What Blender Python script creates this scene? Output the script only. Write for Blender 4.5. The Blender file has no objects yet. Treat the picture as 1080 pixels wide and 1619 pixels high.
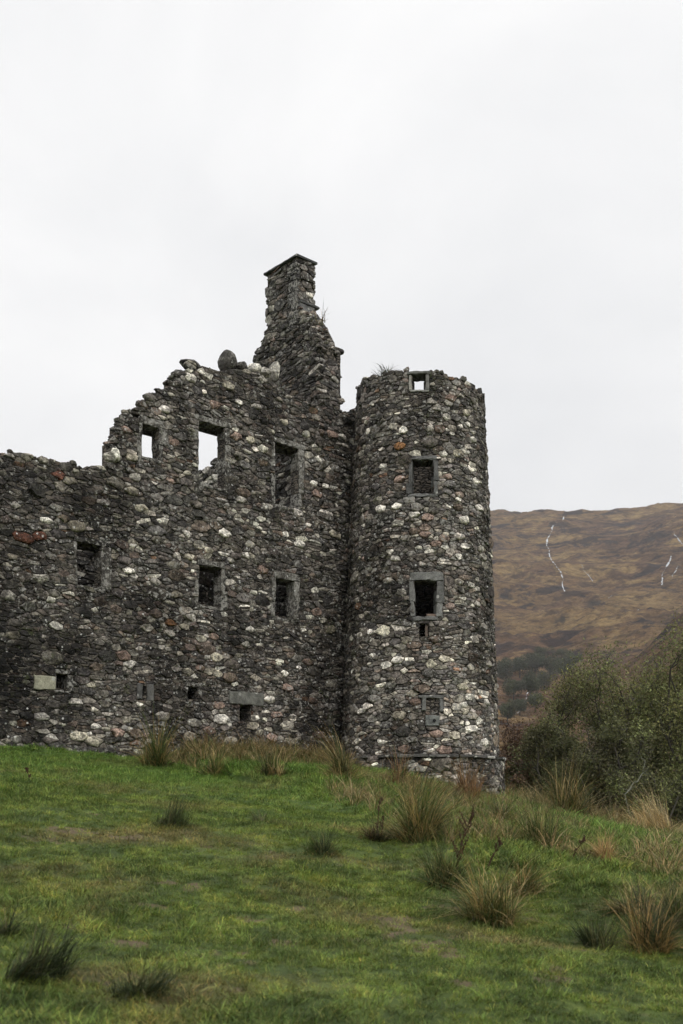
import bpy, math, random
import numpy as np
from mathutils import Vector
from mathutils.bvhtree import BVHTree

S = bpy.context.scene
COL = S.collection
R = math.radians

# ------------------------------------------------------------------ camera
F, CX, HOR = 1700.0, 540.0, 1280.0        # focal length, principal column and horizon row of the 1080x1619 photograph
EYE = 1.6
cam_d = bpy.data.cameras.new('camera')
cam = bpy.data.objects.new('camera', cam_d)
COL.objects.link(cam)
cam.location = (0, 0, EYE)
cam.rotation_euler = (R(90), 0, 0)
cam_d.sensor_fit = 'VERTICAL'
cam_d.sensor_height = 36
cam_d.lens = 36 * F / 1619
cam_d.shift_y = (HOR - 809.5) / 1619
cam_d.clip_start = 0.2
cam_d.clip_end = 9000
cam_d.dof.use_dof = True
cam_d.dof.focus_distance = 29
cam_d.dof.aperture_fstop = 3.2
S.camera = cam

# ------------------------------------------------------------------ sky and sun (overcast)
SUN_EL, SUN_AZ = 48, 162                   # azimuth clockwise from +Y
w = bpy.data.worlds.new('World'); S.world = w; w.use_nodes = True
nt = w.node_tree; nt.nodes.clear()
def N(t, **k):
    n = nt.nodes.new(t)
    for a, b in k.items():
        setattr(n, a, b)
    return n
out = N('ShaderNodeOutputWorld'); mixs = N('ShaderNodeMixShader'); mixs.inputs[0].default_value = 0.94
bg1 = N('ShaderNodeBackground'); bg1.inputs[1].default_value = 0.10
bg2 = N('ShaderNodeBackground'); bg2.inputs[1].default_value = 1.0
sky = N('ShaderNodeTexSky'); sky.sky_type = 'NISHITA'; sky.sun_disc = False
sky.sun_elevation = R(SUN_EL); sky.sun_rotation = R(SUN_AZ)
tc = N('ShaderNodeTexCoord'); mp = N('ShaderNodeMapping'); mp.inputs['Scale'].default_value = (1.0, 1.0, 1.7)
mp.inputs['Location'].default_value = (0.35, 0.2, 0.1)
no = N('ShaderNodeTexNoise'); no.inputs['Scale'].default_value = 2.3; no.inputs['Detail'].default_value = 5
no.inputs['Roughness'].default_value = 0.5; no.inputs['Distortion'].default_value = 0.3
cr = N('ShaderNodeValToRGB'); e = cr.color_ramp.elements
e[0].position = 0.30; e[0].color = (0.80, 0.805, 0.815, 1); e[1].position = 0.68; e[1].color = (1.02, 1.01, 1.0, 1)
L = nt.links.new
L(tc.outputs['Generated'], mp.inputs[0]); L(mp.outputs[0], no.inputs['Vector']); L(no.outputs['Fac'], cr.inputs[0])
L(cr.outputs[0], bg2.inputs[0]); L(sky.outputs[0], bg1.inputs[0])
L(bg1.outputs[0], mixs.inputs[1]); L(bg2.outputs[0], mixs.inputs[2]); L(mixs.outputs[0], out.inputs[0])

sun_d = bpy.data.lights.new('sun', 'SUN'); sun = bpy.data.objects.new('sun', sun_d); COL.objects.link(sun)
sun_d.energy = 1.5; sun_d.angle = R(22); sun_d.color = (1, 0.97, 0.94)
sv = Vector((math.sin(R(SUN_AZ)) * math.cos(R(SUN_EL)), math.cos(R(SUN_AZ)) * math.cos(R(SUN_EL)), math.sin(R(SUN_EL))))
sun.rotation_euler = sv.to_track_quat('Z', 'Y').to_euler()
sun.location = sv * 60

S.view_settings.view_transform = 'Standard'
S.view_settings.look = 'None'
S.view_settings.exposure = 0.16
S.view_settings.gamma = 1
S.render.engine = 'CYCLES'
S.cycles.use_denoising = True
S.cycles.max_bounces = 4
S.cycles.use_adaptive_sampling = True
S.cycles.adaptive_threshold = 0.03
S.cycles.diffuse_bounces = 3

# ------------------------------------------------------------------ small helpers
def ray(px, py):
    return np.array([(px - CX) / F, 1.0, -(py - HOR) / F])

def lattice(ix, iy, seed):
    h = (ix.astype(np.int64) * 374761393 + iy.astype(np.int64) * 668265263 + seed * 974711) & 0xffffffff
    h = ((h ^ (h >> 13)) * 1274126177) & 0xffffffff
    return ((h ^ (h >> 16)) & 0xffff) / 65535.0

def vnoise(x, y, seed=0):
    x = np.asarray(x, float); y = np.asarray(y, float)
    ix = np.floor(x); iy = np.floor(y); fx = x - ix; fy = y - iy
    fx = fx * fx * (3 - 2 * fx); fy = fy * fy * (3 - 2 * fy)
    a = lattice(ix, iy, seed); b = lattice(ix + 1, iy, seed); c = lattice(ix, iy + 1, seed); d = lattice(ix + 1, iy + 1, seed)
    return (a * (1 - fx) + b * fx) * (1 - fy) + (c * (1 - fx) + d * fx) * fy - 0.5

def fbm(x, y, seed=0, octv=5, gain=0.5):
    s = 0; a = 1.0
    for o in range(octv):
        s = s + a * vnoise(np.asarray(x) * 2 ** o, np.asarray(y) * 2 ** o, seed + o * 17); a *= gain
    return s

def sstep(a, b, x):
    t = np.clip((np.asarray(x, float) - a) / (b - a), 0, 1)
    return t * t * (3 - 2 * t)

def tag(o, label=None, cat=None, group=None, kind=None):
    if label: o['label'] = label
    if cat: o['category'] = cat
    if group: o['group'] = group
    if kind: o['kind'] = kind
    return o

def make_mesh(name, verts, faces, mats, smooth=None, tone=None, mat_index=None):
    me = bpy.data.meshes.new(name)
    me.from_pydata([tuple(v) for v in verts] if not isinstance(verts, np.ndarray) else verts.tolist(), [], faces)
    for m in (mats if isinstance(mats, (list, tuple)) else [mats]):
        me.materials.append(m)
    if smooth is not None:
        if np.isscalar(smooth): smooth = [bool(smooth)] * len(me.polygons)
        me.polygons.foreach_set('use_smooth', np.asarray(smooth, bool))
    if mat_index is not None:
        me.polygons.foreach_set('material_index', np.asarray(mat_index, np.int32))
    if tone is not None:
        at = me.attributes.new('tone', 'FLOAT_COLOR', 'POINT')
        at.data.foreach_set('color', np.asarray(tone, np.float32).ravel())
    me.update()
    return me

def obj(name, me, parent=None, at=(0, 0, 0)):
    """mesh given in world coordinates; its origin is put at `at`"""
    o = bpy.data.objects.new(name, me)
    COL.objects.link(o)
    at = Vector(at)
    if at.length > 0:
        n = len(me.vertices); co = np.empty(n * 3, np.float32); me.vertices.foreach_get('co', co)
        co = co.reshape(-1, 3) - np.array(at, np.float32); me.vertices.foreach_set('co', co.ravel()); me.update()
    if parent:
        o.parent = parent
        base = parent.location.copy()
        if parent.parent: base = base + parent.parent.location
        o.location = at - base
    else:
        o.location = at
    return o

def empty(name, loc):
    o = bpy.data.objects.new(name, None); COL.objects.link(o); o.location = loc
    o.empty_display_size = 0.3
    return o

# ------------------------------------------------------------------ materials
def new_mat(name):
    m = bpy.data.materials.new(name); m.use_nodes = True
    t = m.node_tree; t.nodes.clear()
    o = t.nodes.new('ShaderNodeOutputMaterial'); b = t.nodes.new('ShaderNodeBsdfPrincipled')
    t.links.new(b.outputs[0], o.inputs[0])
    b.inputs['Roughness'].default_value = 0.8
    b.inputs['Specular IOR Level'].default_value = 0.25
    return m, t, b

class G:
    """tiny node-graph helper"""
    def __init__(s, t): s.t = t
    def n(s, ty, **k):
        x = s.t.nodes.new(ty)
        for a, b in k.items(): setattr(x, a, b)
        return x
    def l(s, a, b): s.t.links.new(a, b)
    def setin(s, inp, v):
        if hasattr(v, 'is_output') or isinstance(v, bpy.types.NodeSocket): s.l(v, inp)
        else: inp.default_value = v
    def pos(s, scale=(1, 1, 1), loc=(0, 0, 0)):
        g = s.n('ShaderNodeNewGeometry'); m = s.n('ShaderNodeMapping'); m.inputs['Scale'].default_value = scale
        m.inputs['Location'].default_value = loc
        s.l(g.outputs['Position'], m.inputs[0]); return m.outputs[0]
    def noise(s, vec, scale, detail=4, rough=0.55, dist=0.0):
        x = s.n('ShaderNodeTexNoise'); s.l(vec, x.inputs['Vector'])
        x.inputs['Scale'].default_value = scale; x.inputs['Detail'].default_value = detail
        x.inputs['Roughness'].default_value = rough; x.inputs['Distortion'].default_value = dist
        return x.outputs['Fac']
    def vor(s, vec, scale, feature='F1', rnd=1.0):
        x = s.n('ShaderNodeTexVoronoi', feature=feature); s.l(vec, x.inputs['Vector']); x.inputs['Scale'].default_value = scale
        x.inputs['Randomness'].default_value = rnd
        return x
    def ramp(s, fac, a, b, lo=0.0, hi=1.0):
        x = s.n('ShaderNodeMapRange'); x.interpolation_type = 'SMOOTHSTEP'
        s.setin(x.inputs['Value'], fac)
        s.setin(x.inputs['From Min'], a); s.setin(x.inputs['From Max'], b)
        x.inputs['To Min'].default_value = lo; x.inputs['To Max'].default_value = hi
        return x.outputs[0]
    def math(s, op, a, b=0.0):
        x = s.n('ShaderNodeMath', operation=op); s.setin(x.inputs[0], a); s.setin(x.inputs[1], b); return x.outputs[0]
    def mix(s, fac, a, b, mode='MIX'):
        x = s.n('ShaderNodeMix', data_type='RGBA', blend_type=mode)
        s.setin(x.inputs['Factor'], fac); s.setin(x.inputs['A'], a); s.setin(x.inputs['B'], b)
        # Mix node has several A/B sockets: pick the colour ones
        return x
    def cmix(s, fac, a, b, mode='MIX'):
        x = s.n('ShaderNodeMixRGB', blend_type=mode)
        s.setin(x.inputs[0], fac)
        s.setin(x.inputs[1], a if not isinstance(a, tuple) else (*a[:3], 1)); s.setin(x.inputs[2], b if not isinstance(b, tuple) else (*b[:3], 1))
        return x.outputs[0]
    def bump(s, h, strength, dist, normal=None):
        x = s.n('ShaderNodeBump'); x.inputs['Strength'].default_value = strength; x.inputs['Distance'].default_value = dist
        s.l(h, x.inputs['Height'])
        if normal is not None: s.l(normal, x.inputs['Normal'])
        return x.outputs[0]

def stone_material():
    m, t, b = new_mat('rubble_stone'); g = G(t)
    at = g.n('ShaderNodeAttribute', attribute_name='tone')
    p = g.pos()
    fine = g.noise(p, 21, 6, 0.7)
    mid = g.noise(p, 7.5, 5, 0.6, 0.4)
    c = g.cmix(1.0, at.outputs['Color'], g.cmix(g.ramp(fine, 0.25, 0.75), (0.30, 0.30, 0.30), (2.05, 2.0, 1.92)), 'MULTIPLY')
    c = g.cmix(1.0, c, g.cmix(g.ramp(mid, 0.36, 0.66), (0.45, 0.44, 0.43), (1.55, 1.54, 1.50)), 'MULTIPLY')
    # dark washes of algae, running down the wall
    wash = g.noise(g.pos((1.0, 1.0, 0.38)), 0.62, 4, 0.6, 0.5)
    c = g.cmix(g.ramp(wash, 0.45, 0.62), c, g.cmix(1.0, c, (0.30, 0.29, 0.28), 'MULTIPLY'))
    # crusts of pale lichen
    ln = g.noise(p, 11, 6, 0.68, 0.3)
    lic_where = g.noise(p, 1.3, 3, 0.5)
    thr = g.math('SUBTRACT', 0.665, g.math('MULTIPLY', at.outputs['Alpha'], 0.17))
    thr = g.math('SUBTRACT', thr, g.math('MULTIPLY', g.math('SUBTRACT', lic_where, 0.5), 0.22))
    lm = g.ramp(g.math('SUBTRACT', ln, thr), 0.0, 0.05)
    c = g.cmix(g.math('MULTIPLY', lm, 0.85), c, (0.33, 0.32, 0.29))
    v = g.vor(g.pos((1, 1, 1), (3.1, 0.4, 7.7)), 5.6)
    spot = g.ramp(g.math('ADD', v.outputs['Distance'], g.math('MULTIPLY', g.math('SUBTRACT', fine, 0.5), 0.12)), 0.17, 0.13)
    sel = g.ramp(g.n('ShaderNodeSeparateColor').outputs[0], 0, 1) if False else None
    sc = g.n('ShaderNodeSeparateColor'); g.l(v.outputs['Color'], sc.inputs[0])
    spot = g.math('MULTIPLY', spot, g.ramp(sc.outputs[0], 0.52, 0.56))
    c = g.cmix(g.math('MULTIPLY', spot, 0.9), c, (0.60, 0.60, 0.56))
    # moss
    mo = g.noise(p, 2.1, 5, 0.7)
    mo2 = g.noise(p, 17, 3, 0.6)
    mm = g.math('MULTIPLY', g.ramp(mo, 0.56, 0.66), g.ramp(mo2, 0.45, 0.62))
    c = g.cmix(g.math('MULTIPLY', mm, 0.8), c, (0.050, 0.060, 0.018))
    g.l(c, b.inputs['Base Color'])
    b.inputs['Roughness'].default_value = 0.72
    h = g.math('ADD', g.math('MULTIPLY', mid, 0.7), g.math('MULTIPLY', fine, 0.5))
    g.l(g.bump(h, 1.0, 0.06), b.inputs['Normal'])
    return m

def core_material():
    m, t, b = new_mat('lime_mortar_core'); g = G(t)
    v = g.vor(g.pos((1.0, 1.0, 2.3)), 5.5, 'DISTANCE_TO_EDGE'); v2 = g.vor(g.pos((1, 1, 2.3)), 5.5)
    n = g.noise(g.pos(), 16, 5, 0.6)
    c = g.cmix(n, (0.050, 0.045, 0.039), (0.17, 0.152, 0.13))
    st = g.n('ShaderNodeSeparateColor'); g.l(v2.outputs['Color'], st.inputs[0])
    c = g.cmix(g.ramp(v.outputs['Distance'], 0.02, 0.10), (0.035, 0.032, 0.029), g.cmix(1.0, c, g.cmix(st.outputs[0], (0.7, 0.7, 0.7), (1.6, 1.55, 1.45)), 'MULTIPLY'))
    g.l(c, b.inputs['Base Color']); b.inputs['Roughness'].default_value = 0.9
    h = g.math('ADD', g.ramp(v.outputs['Distance'], 0.0, 0.16), g.math('MULTIPLY', n, 0.3))
    g.l(g.bump(h, 1.0, 0.07), b.inputs['Normal'])
    return m

def dressed_material():
    m, t, b = new_mat('dressed_schist'); g = G(t)
    at = g.n('ShaderNodeAttribute', attribute_name='tone'); p = g.pos()
    fine = g.noise(p, 32, 6, 0.7); mid = g.noise(p, 5.5, 4, 0.6)
    c = g.cmix(1.0, at.outputs['Color'], g.cmix(g.ramp(fine, 0.25, 0.75), (0.62, 0.62, 0.62), (1.4, 1.4, 1.38)), 'MULTIPLY')
    c = g.cmix(1.0, c, g.cmix(g.ramp(mid, 0.3, 0.7), (0.65, 0.65, 0.64), (1.28, 1.28, 1.26)), 'MULTIPLY')
    v = g.vor(g.pos((1, 1, 1), (1.3, 2.2, 0.4)), 5.0)
    sc = g.n('ShaderNodeSeparateColor'); g.l(v.outputs['Color'], sc.inputs[0])
    spot = g.math('MULTIPLY', g.ramp(g.math('ADD', v.outputs['Distance'], g.math('MULTIPLY', g.math('SUBTRACT', fine, 0.5), 0.2)), 0.27, 0.20), g.ramp(sc.outputs[0], 0.55, 0.6))
    c = g.cmix(g.math('MULTIPLY', spot, 0.85), c, (0.44, 0.44, 0.40))
    g.l(c, b.inputs['Base Color']); b.inputs['Roughness'].default_value = 0.75
    g.l(g.bump(g.math('ADD', fine, mid), 0.6, 0.02), b.inputs['Normal'])
    return m

def tone_material(name, rough=0.7, var=0.35, trans=0.0, scale=12):
    m, t, b = new_mat(name); g = G(t)
    at = g.n('ShaderNodeAttribute', attribute_name='tone')
    n = g.noise(g.pos(), scale, 3, 0.6)
    c = g.cmix(1.0, at.outputs['Color'], g.cmix(n, (1 - var,) * 3, (1 + var,) * 3), 'MULTIPLY')
    g.l(c, b.inputs['Base Color']); b.inputs['Roughness'].default_value = rough
    if trans:
        tr = g.n('ShaderNodeBsdfTranslucent'); g.l(c, tr.inputs['Color'])
        mx = g.n('ShaderNodeMixShader'); mx.inputs[0].default_value = trans
        o = [x for x in t.nodes if x.type == 'OUTPUT_MATERIAL'][0]
        g.l(b.outputs[0], mx.inputs[1]); g.l(tr.outputs[0], mx.inputs[2]); g.l(mx.outputs[0], o.inputs[0])
    return m

def sward_colour(g):
    """colour of the turf, by place: green, yellow-green, dull olive"""
    p = g.pos((1, 1, 0))
    big = g.noise(p, 0.33, 4, 0.6, 0.4); mid = g.noise(p, 1.5, 4, 0.65); sm = g.noise(p, 7, 3, 0.6)
    c = g.cmix(g.ramp(mid, 0.40, 0.60), (0.094, 0.148, 0.042), (0.168, 0.252, 0.058))
    c = g.cmix(g.ramp(big, 0.50, 0.66), c, (0.215, 0.20, 0.09))
    c = g.cmix(g.ramp(g.math('ADD', g.math('MULTIPLY', mid, 0.6), g.math('MULTIPLY', sm, 0.4)), 0.52, 0.66), c, (0.245, 0.295, 0.074))
    far = g.n('ShaderNodeSeparateXYZ'); g.l(p, far.inputs[0])
    c = g.cmix(g.math('MULTIPLY', g.ramp(far.outputs['Y'], 12, 24), 0.65), c, (0.125, 0.245, 0.052))
    return c, mid, sm

def ground_material():
    m, t, b = new_mat('turf_soil'); g = G(t)
    c, mid, sm = sward_colour(g)
    c = g.cmix(1.0, c, (0.62, 0.58, 0.60), 'MULTIPLY')
    at = g.n('ShaderNodeAttribute', attribute_name='tone'); mud = g.n('ShaderNodeSeparateColor'); g.l(at.outputs['Color'], mud.inputs[0]); mud = mud.outputs[0]
    mud_c = g.cmix(sm, (0.085, 0.062, 0.036), (0.21, 0.16, 0.10))
    c = g.cmix(g.ramp(mud, 0.1, 0.6), c, mud_c)
    g.l(c, b.inputs['Base Color']); b.inputs['Roughness'].default_value = 0.85
    g.l(g.bump(g.noise(g.pos(), 22, 5, 0.7), 0.8, 0.04), b.inputs['Normal'])
    return m

def grass_material():
    m, t, b = new_mat('grass_blades'); g = G(t)
    c, mid, sm = sward_colour(g)
    oi = g.n('ShaderNodeObjectInfo')
    c = g.cmix(1.0, c, g.cmix(oi.outputs['Random'], (0.45, 0.45, 0.45), (1.75, 1.66, 1.5)), 'MULTIPLY')
    at = g.n('ShaderNodeAttribute', attribute_name='tone')
    c = g.cmix(1.0, c, at.outputs['Color'], 'MULTIPLY')
    g.l(c, b.inputs['Base Color']); b.inputs['Roughness'].default_value = 0.6
    tr = g.n('ShaderNodeBsdfTranslucent'); g.l(c, tr.inputs['Color'])
    mx = g.n('ShaderNodeMixShader'); mx.inputs[0].default_value = 0.3
    o = [x for x in t.nodes if x.type == 'OUTPUT_MATERIAL'][0]
    g.l(b.outputs[0], mx.inputs[1]); g.l(tr.outputs[0], mx.inputs[2]); g.l(mx.outputs[0], o.inputs[0])
    return m

def hill_material():
    m, t, b = new_mat('moorland'); g = G(t)
    p1 = g.pos((1, 1, 2.2))
    n1 = g.noise(p1, 0.0065, 7, 0.62, 0.6); n2 = g.noise(p1, 0.020, 8, 0.70, 0.5); n3 = g.noise(p1, 0.055, 7, 0.7, 0.3)
    sep = g.n('ShaderNodeSeparateXYZ'); ge = g.n('ShaderNodeNewGeometry'); g.l(ge.outputs['Position'], sep.inputs[0])
    c = g.cmix(g.ramp(n1, 0.36, 0.62), (0.27, 0.180, 0.088), (0.185, 0.115, 0.076))
    c = g.cmix(g.ramp(n2, 0.52, 0.60), c, (0.36, 0.25, 0.12))
    c = g.cmix(g.ramp(n2, 0.485, 0.42), c, (0.056, 0.046, 0.046))  # moor patches, their contrast raised to stand in for relief shading
    n4 = g.noise(p1, 0.16, 6, 0.7)
    c = g.cmix(1.0, c, g.cmix(g.ramp(n4, 0.33, 0.67), (0.74, 0.73, 0.72), (1.32, 1.30, 1.27)), 'MULTIPLY')
    # red bracken low on the slope
    low = g.math('MULTIPLY', g.ramp(sep.outputs['Z'], 140, 30), g.ramp(n1, 0.40, 0.55))
    c = g.cmix(g.math('MULTIPLY', low, 0.75), c, (0.150, 0.074, 0.052))
    c = g.cmix(g.math('MULTIPLY', g.ramp(n3, 0.47, 0.62), 0.8), c, (0.080, 0.054, 0.042))
    # rock where it is steep
    sn = g.n('ShaderNodeSeparateXYZ'); g.l(ge.outputs['Normal'], sn.inputs[0])
    rock = g.ramp(g.math('ADD', sn.outputs['Z'], g.math('MULTIPLY', g.math('SUBTRACT', n3, 0.5), 0.45)), 0.70, 0.56)
    c = g.cmix(g.math('MULTIPLY', rock, 0.85), c, g.cmix(n3, (0.034, 0.032, 0.032), (0.085, 0.08, 0.078)))
    g.l(c, b.inputs['Base Color']); b.inputs['Roughness'].default_value = 0.95; b.inputs['Specular IOR Level'].default_value = 0.05
    g.l(g.bump(g.math('ADD', n3, n2), 1.0, 18.0), b.inputs['Normal'])
    return m

M_STONE = stone_material(); M_CORE = core_material(); M_DRESS = dressed_material()
M_GROUND = ground_material(); M_GRASS = grass_material(); M_HILL = hill_material()
M_RUSH = tone_material('rush_stems', 0.55, 0.25, 0.15)
M_STRAW = tone_material('straw', 0.6, 0.3, 0.2)
M_LEAF = tone_material('willow_leaves', 0.6, 0.4, 0.25, 1.2)
M_BARK = tone_material('bark', 0.85, 0.5, 0, 20)
M_WOOD = tone_material('weathered_timber', 0.7, 0.35, 0, 14)
M_WATER, _t, _b = new_mat('white_water'); _b.inputs['Base Color'].default_value = (0.52, 0.54, 0.56, 1); _b.inputs['Roughness'].default_value = 0.5

# ------------------------------------------------------------------ ground
BANK = np.array([(-1.5, 21.0), (0.19, 16.3), (1.36, 9.9), (2.7, 8.7), (5.0, 7.6)])
def bank_side(x, y):
    """signed distance from the foot of the tussocky bank, positive on the bank"""
    x = np.asarray(x, float); y = np.asarray(y, float)
    best = np.full(np.broadcast(x, y).shape, 1e9); sg = np.zeros_like(best)
    for a, b in zip(BANK[:-1], BANK[1:]):
        d = b - a; L2 = d @ d
        t = np.clip(((x - a[0]) * d[0] + (y - a[1]) * d[1]) / L2, 0, 1)
        dx = x - (a[0] + t * d[0]); dy = y - (a[1] + t * d[1]); dist = np.hypot(dx, dy)
        s = np.sign(d[0] * dy - d[1] * dx)
        m = dist < best - 1e-9
        best = np.where(m, dist, best); sg = np.where(m, s, sg)
    return best * sg

def ground_z(x, y):
    x = np.asarray(x, float); y = np.asarray(y, float)
    xs = np.clip(x, -24, 16); ys = np.clip(y, -12, 46)
    z = 0.0874 * ys - 0.1118 * xs
    s = (x - 5.3) * 0.923 + (y - 32.8) * 0.383
    z = z - 0.55 * np.log1p(np.exp(np.clip((s - 0.5) * 2.0, -30, 30))) / 2.0 * 1.0
    z = z - 0.55 * sstep(0.5, 7.0, x) * sstep(14, 26, y)
    z = np.maximum(z, -3.2 + 0.25 * np.tanh((z + 3.2)))
    near = 1 - sstep(30, 60, np.hypot(x, y))
    z = z + near * (0.16 * fbm(x / 4.5, y / 4.5, 3, 3) + 0.07 * fbm(x / 0.9, y / 0.9, 9, 3))
    z = z + near * 0.16 * sstep(-0.5, 0.7, bank_side(x, y))
    hm = sstep(0.2, 1.2, bank_side(x, y)) * near
    z = z + hm * 0.10 * fbm(x / 0.75, y / 0.75, 21, 3)
    return z

def ground_px(px, py):
    """point of the ground seen at a pixel of the photograph"""
    r = ray(px, py); prev = 3.0
    for d in np.arange(3.0, 60, 0.1):
        if EYE + r[2] * d < float(ground_z(r[0] * d, d)):
            lo, hi = prev, d
            for _ in range(12):
                mi = (lo + hi) / 2
                if EYE + r[2] * mi < float(ground_z(r[0] * mi, mi)): hi = mi
                else: lo = mi
            return np.array([r[0] * hi, hi, float(ground_z(r[0] * hi, hi))])
        prev = d
    d = 33.0
    return np.array([r[0] * d, d, float(ground_z(r[0] * d, d))])

def worn_mask(x, y):
    m = fbm(x / 0.38, y / 0.38, 61, 4, 0.65) + 0.5 * fbm(x / 3.0, y / 3.0, 66, 2)
    out_ = 0.75 * sstep(0.28, 0.58, m) * (1 - sstep(11, 17, y)) * (1 - sstep(-0.1, 0.4, bank_side(x, y)))
    return out_

def polar_sheet(name, mat, rs, ths, zf):
    rr, tt = np.meshgrid(rs, ths, indexing='ij')
    x = rr * np.sin(tt); y = rr * np.cos(tt); z = zf(x, y)
    v = np.stack([x, y, z], -1).reshape(-1, 3)
    nr, nth = rr.shape
    i, j = np.meshgrid(np.arange(nr - 1), np.arange(nth - 1), indexing='ij')
    a = (i * nth + j).ravel(); f = np.stack([a, a + 1, a + nth + 1, a + nth], -1)
    me = make_mesh(name, v, f.tolist(), mat, True)
    return v, f, tag(obj(name, me), kind='structure')

fine = np.radians(np.arange(-30, 30.01, 0.25)); coarse1 = np.radians(np.arange(-180, -30, 3.0)); coarse2 = np.radians(np.arange(33, 180.1, 3.0))
TH = np.concatenate([coarse1, fine, coarse2])
RS = np.concatenate([[0.05], np.geomspace(1.0, 46, 300), np.geomspace(47, 160, 50)])
gv, gf, gobj = polar_sheet('ground', M_GROUND, RS, TH, ground_z)
wm = worn_mask(gv[:, 0], gv[:, 1])
at = gobj.data.attributes.new('tone', 'FLOAT_COLOR', 'POINT'); at.data.foreach_set('color', np.repeat(wm, 4).astype(np.float32))

def hill_z(x, y):
    x = np.asarray(x, float); y = np.asarray(y, float)
    d = np.hypot(x, y)
    az = np.arctan2(x, y)
    prof = np.interp(d, [0, 110, 160, 250, 350, 600, 1000, 1380, 1560, 1750, 2400, 4500], [-6, -6, -3.5, 8, 28, 86, 214, 368, 442, 446, 400, 300])
    n = fbm(x / 420, y / 420, 5, 6, 0.52)
    ridge = fbm(x / 900 + 3.3, y / 1400, 12, 3)
    amp = sstep(170, 900, d)
    z = prof + amp * (60 * n + 26 * ridge) + sstep(160, 400, d) * 9.0 * fbm(x / 70, y / 70, 31, 6, 0.62)
    # shallow terraces in the rock, dipping across the slope
    q = z + 0.10 * x + 16 * fbm(x / 240, y / 240, 44, 3)
    z = z + amp * 15.0 * (np.abs(((q / 44.0) % 1.0) - 0.5) * 2 - 0.5) * (0.5 + fbm(x / 130, y / 130, 46, 2))
    # nearer spur rising to the right
    sp = np.exp(-((d - 470) / 190.0) ** 2) * sstep(0.19, 0.36, az) * 40
    z = z + sp
    side = sstep(0.9, 1.6, np.abs(az))
    return z * (1 - side) + side * (-6 + 0.02 * d)
HRS = np.concatenate([np.geomspace(100, 500, 130), np.geomspace(504, 1900, 260), np.geomspace(1950, 4500, 25)])
HTH = np.concatenate([np.radians(np.arange(-180, -4, 4.0)), np.radians(np.arange(-4, 6, 0.5)), np.radians(np.arange(6, 22, 0.06)), np.radians(np.arange(22, 34, 0.5)), np.radians(np.arange(34, 180.1, 4.0))])
hv, hf, hill = polar_sheet('hillside', M_HILL, HRS, HTH, hill_z)
HILL_BVH = BVHTree.FromPolygons(hv.tolist(), hf.tolist())
def hill_px(px, py):
    r = Vector(ray(px, py)); o = Vector((0, 0, EYE)) + r * 90
    h = HILL_BVH.ray_cast(o, r.normalized(), 6000)
    return h[0]

def stream(name, pts, wpx, label_seed):
    rng = random.Random(label_seed); vs = []; fs = []
    P = []
    for (a, b) in zip(pts[:-1], pts[1:]):
        n = max(2, int(math.hypot(b[0] - a[0], b[1] - a[1]) / 1.6))
        for k in range(n):
            t = k / n; P.append((a[0] + (b[0] - a[0]) * t + 5.0 * float(vnoise((a[1] + (b[1] - a[1]) * t) / 7.0, label_seed, 3)) + rng.uniform(-.6, .6), a[1] + (b[1] - a[1]) * t))
    run = False
    for k, (x, y) in enumerate(P):
        wd = wpx * max(0.0, 0.35 + 0.35 * math.sin(k * 0.37 + label_seed) + rng.uniform(-0.75, 0.75)) * 0.5
        if wd < 0.2: wd = 0.07
        a = hill_px(x - wd, y); b = hill_px(x + wd, y)
        if a is None or b is None: run = False; continue
        n0 = Vector((0, -0.75, 0.65)) * (0.9)
        vs += [a + n0, b + n0]
        if run and (vs[-1] - vs[-3]).length < 60: i = len(vs) - 4; fs.append((i, i + 1, i + 3, i + 2))
        run = True
    me = make_mesh(name, [tuple(v) for v in vs], fs, M_WATER, True)
    return tag(obj(name, me), kind='structure')
stream('stream', [(891, 818), (887, 826)], 2.0, 1)
stream('stream', [(875, 832), (868, 846), (862, 862), (868, 872), (872, 885), (878, 898), (888, 908), (890, 920), (893, 938)], 2.3, 2)
stream('stream', [(921, 894), (928, 908), (938, 922)], 0.9, 3)
stream('stream', [(1064, 841), (1072, 852), (1082, 868), (1092, 880)], 2.0, 4)
stream('stream', [(1060, 880), (1054, 896), (1047, 912), (1046, 928)], 2.4, 5)
stream('stream', [(1072, 896), (1066, 908), (1060, 918)], 1.2, 6)
stream('stream', [(968, 943), (962, 948)], 1.4, 7)
stream('stream', [(1010, 964), (1007, 968)], 1.6, 10)
stream('stream', [(849, 1046), (847, 1056), (842, 1072), (838, 1090), (828, 1115), (816, 1132)], 2.2, 8)

# ------------------------------------------------------------------ masonry
def clip(poly, nx, ny, c):
    """keep nx*x + ny*y <= c"""
    res = []; n = len(poly)
    for i in range(n):
        p = poly[i]; q = poly[(i + 1) % n]
        dp = nx * p[0] + ny * p[1] - c; dq = nx * q[0] + ny * q[1] - c
        if dp <= 0: res.append(p)
        if (dp < 0 < dq) or (dq < 0 < dp):
            t = dp / (dp - dq); res.append((p[0] + (q[0] - p[0]) * t, p[1] + (q[1] - p[1]) * t))
    return res

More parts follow.
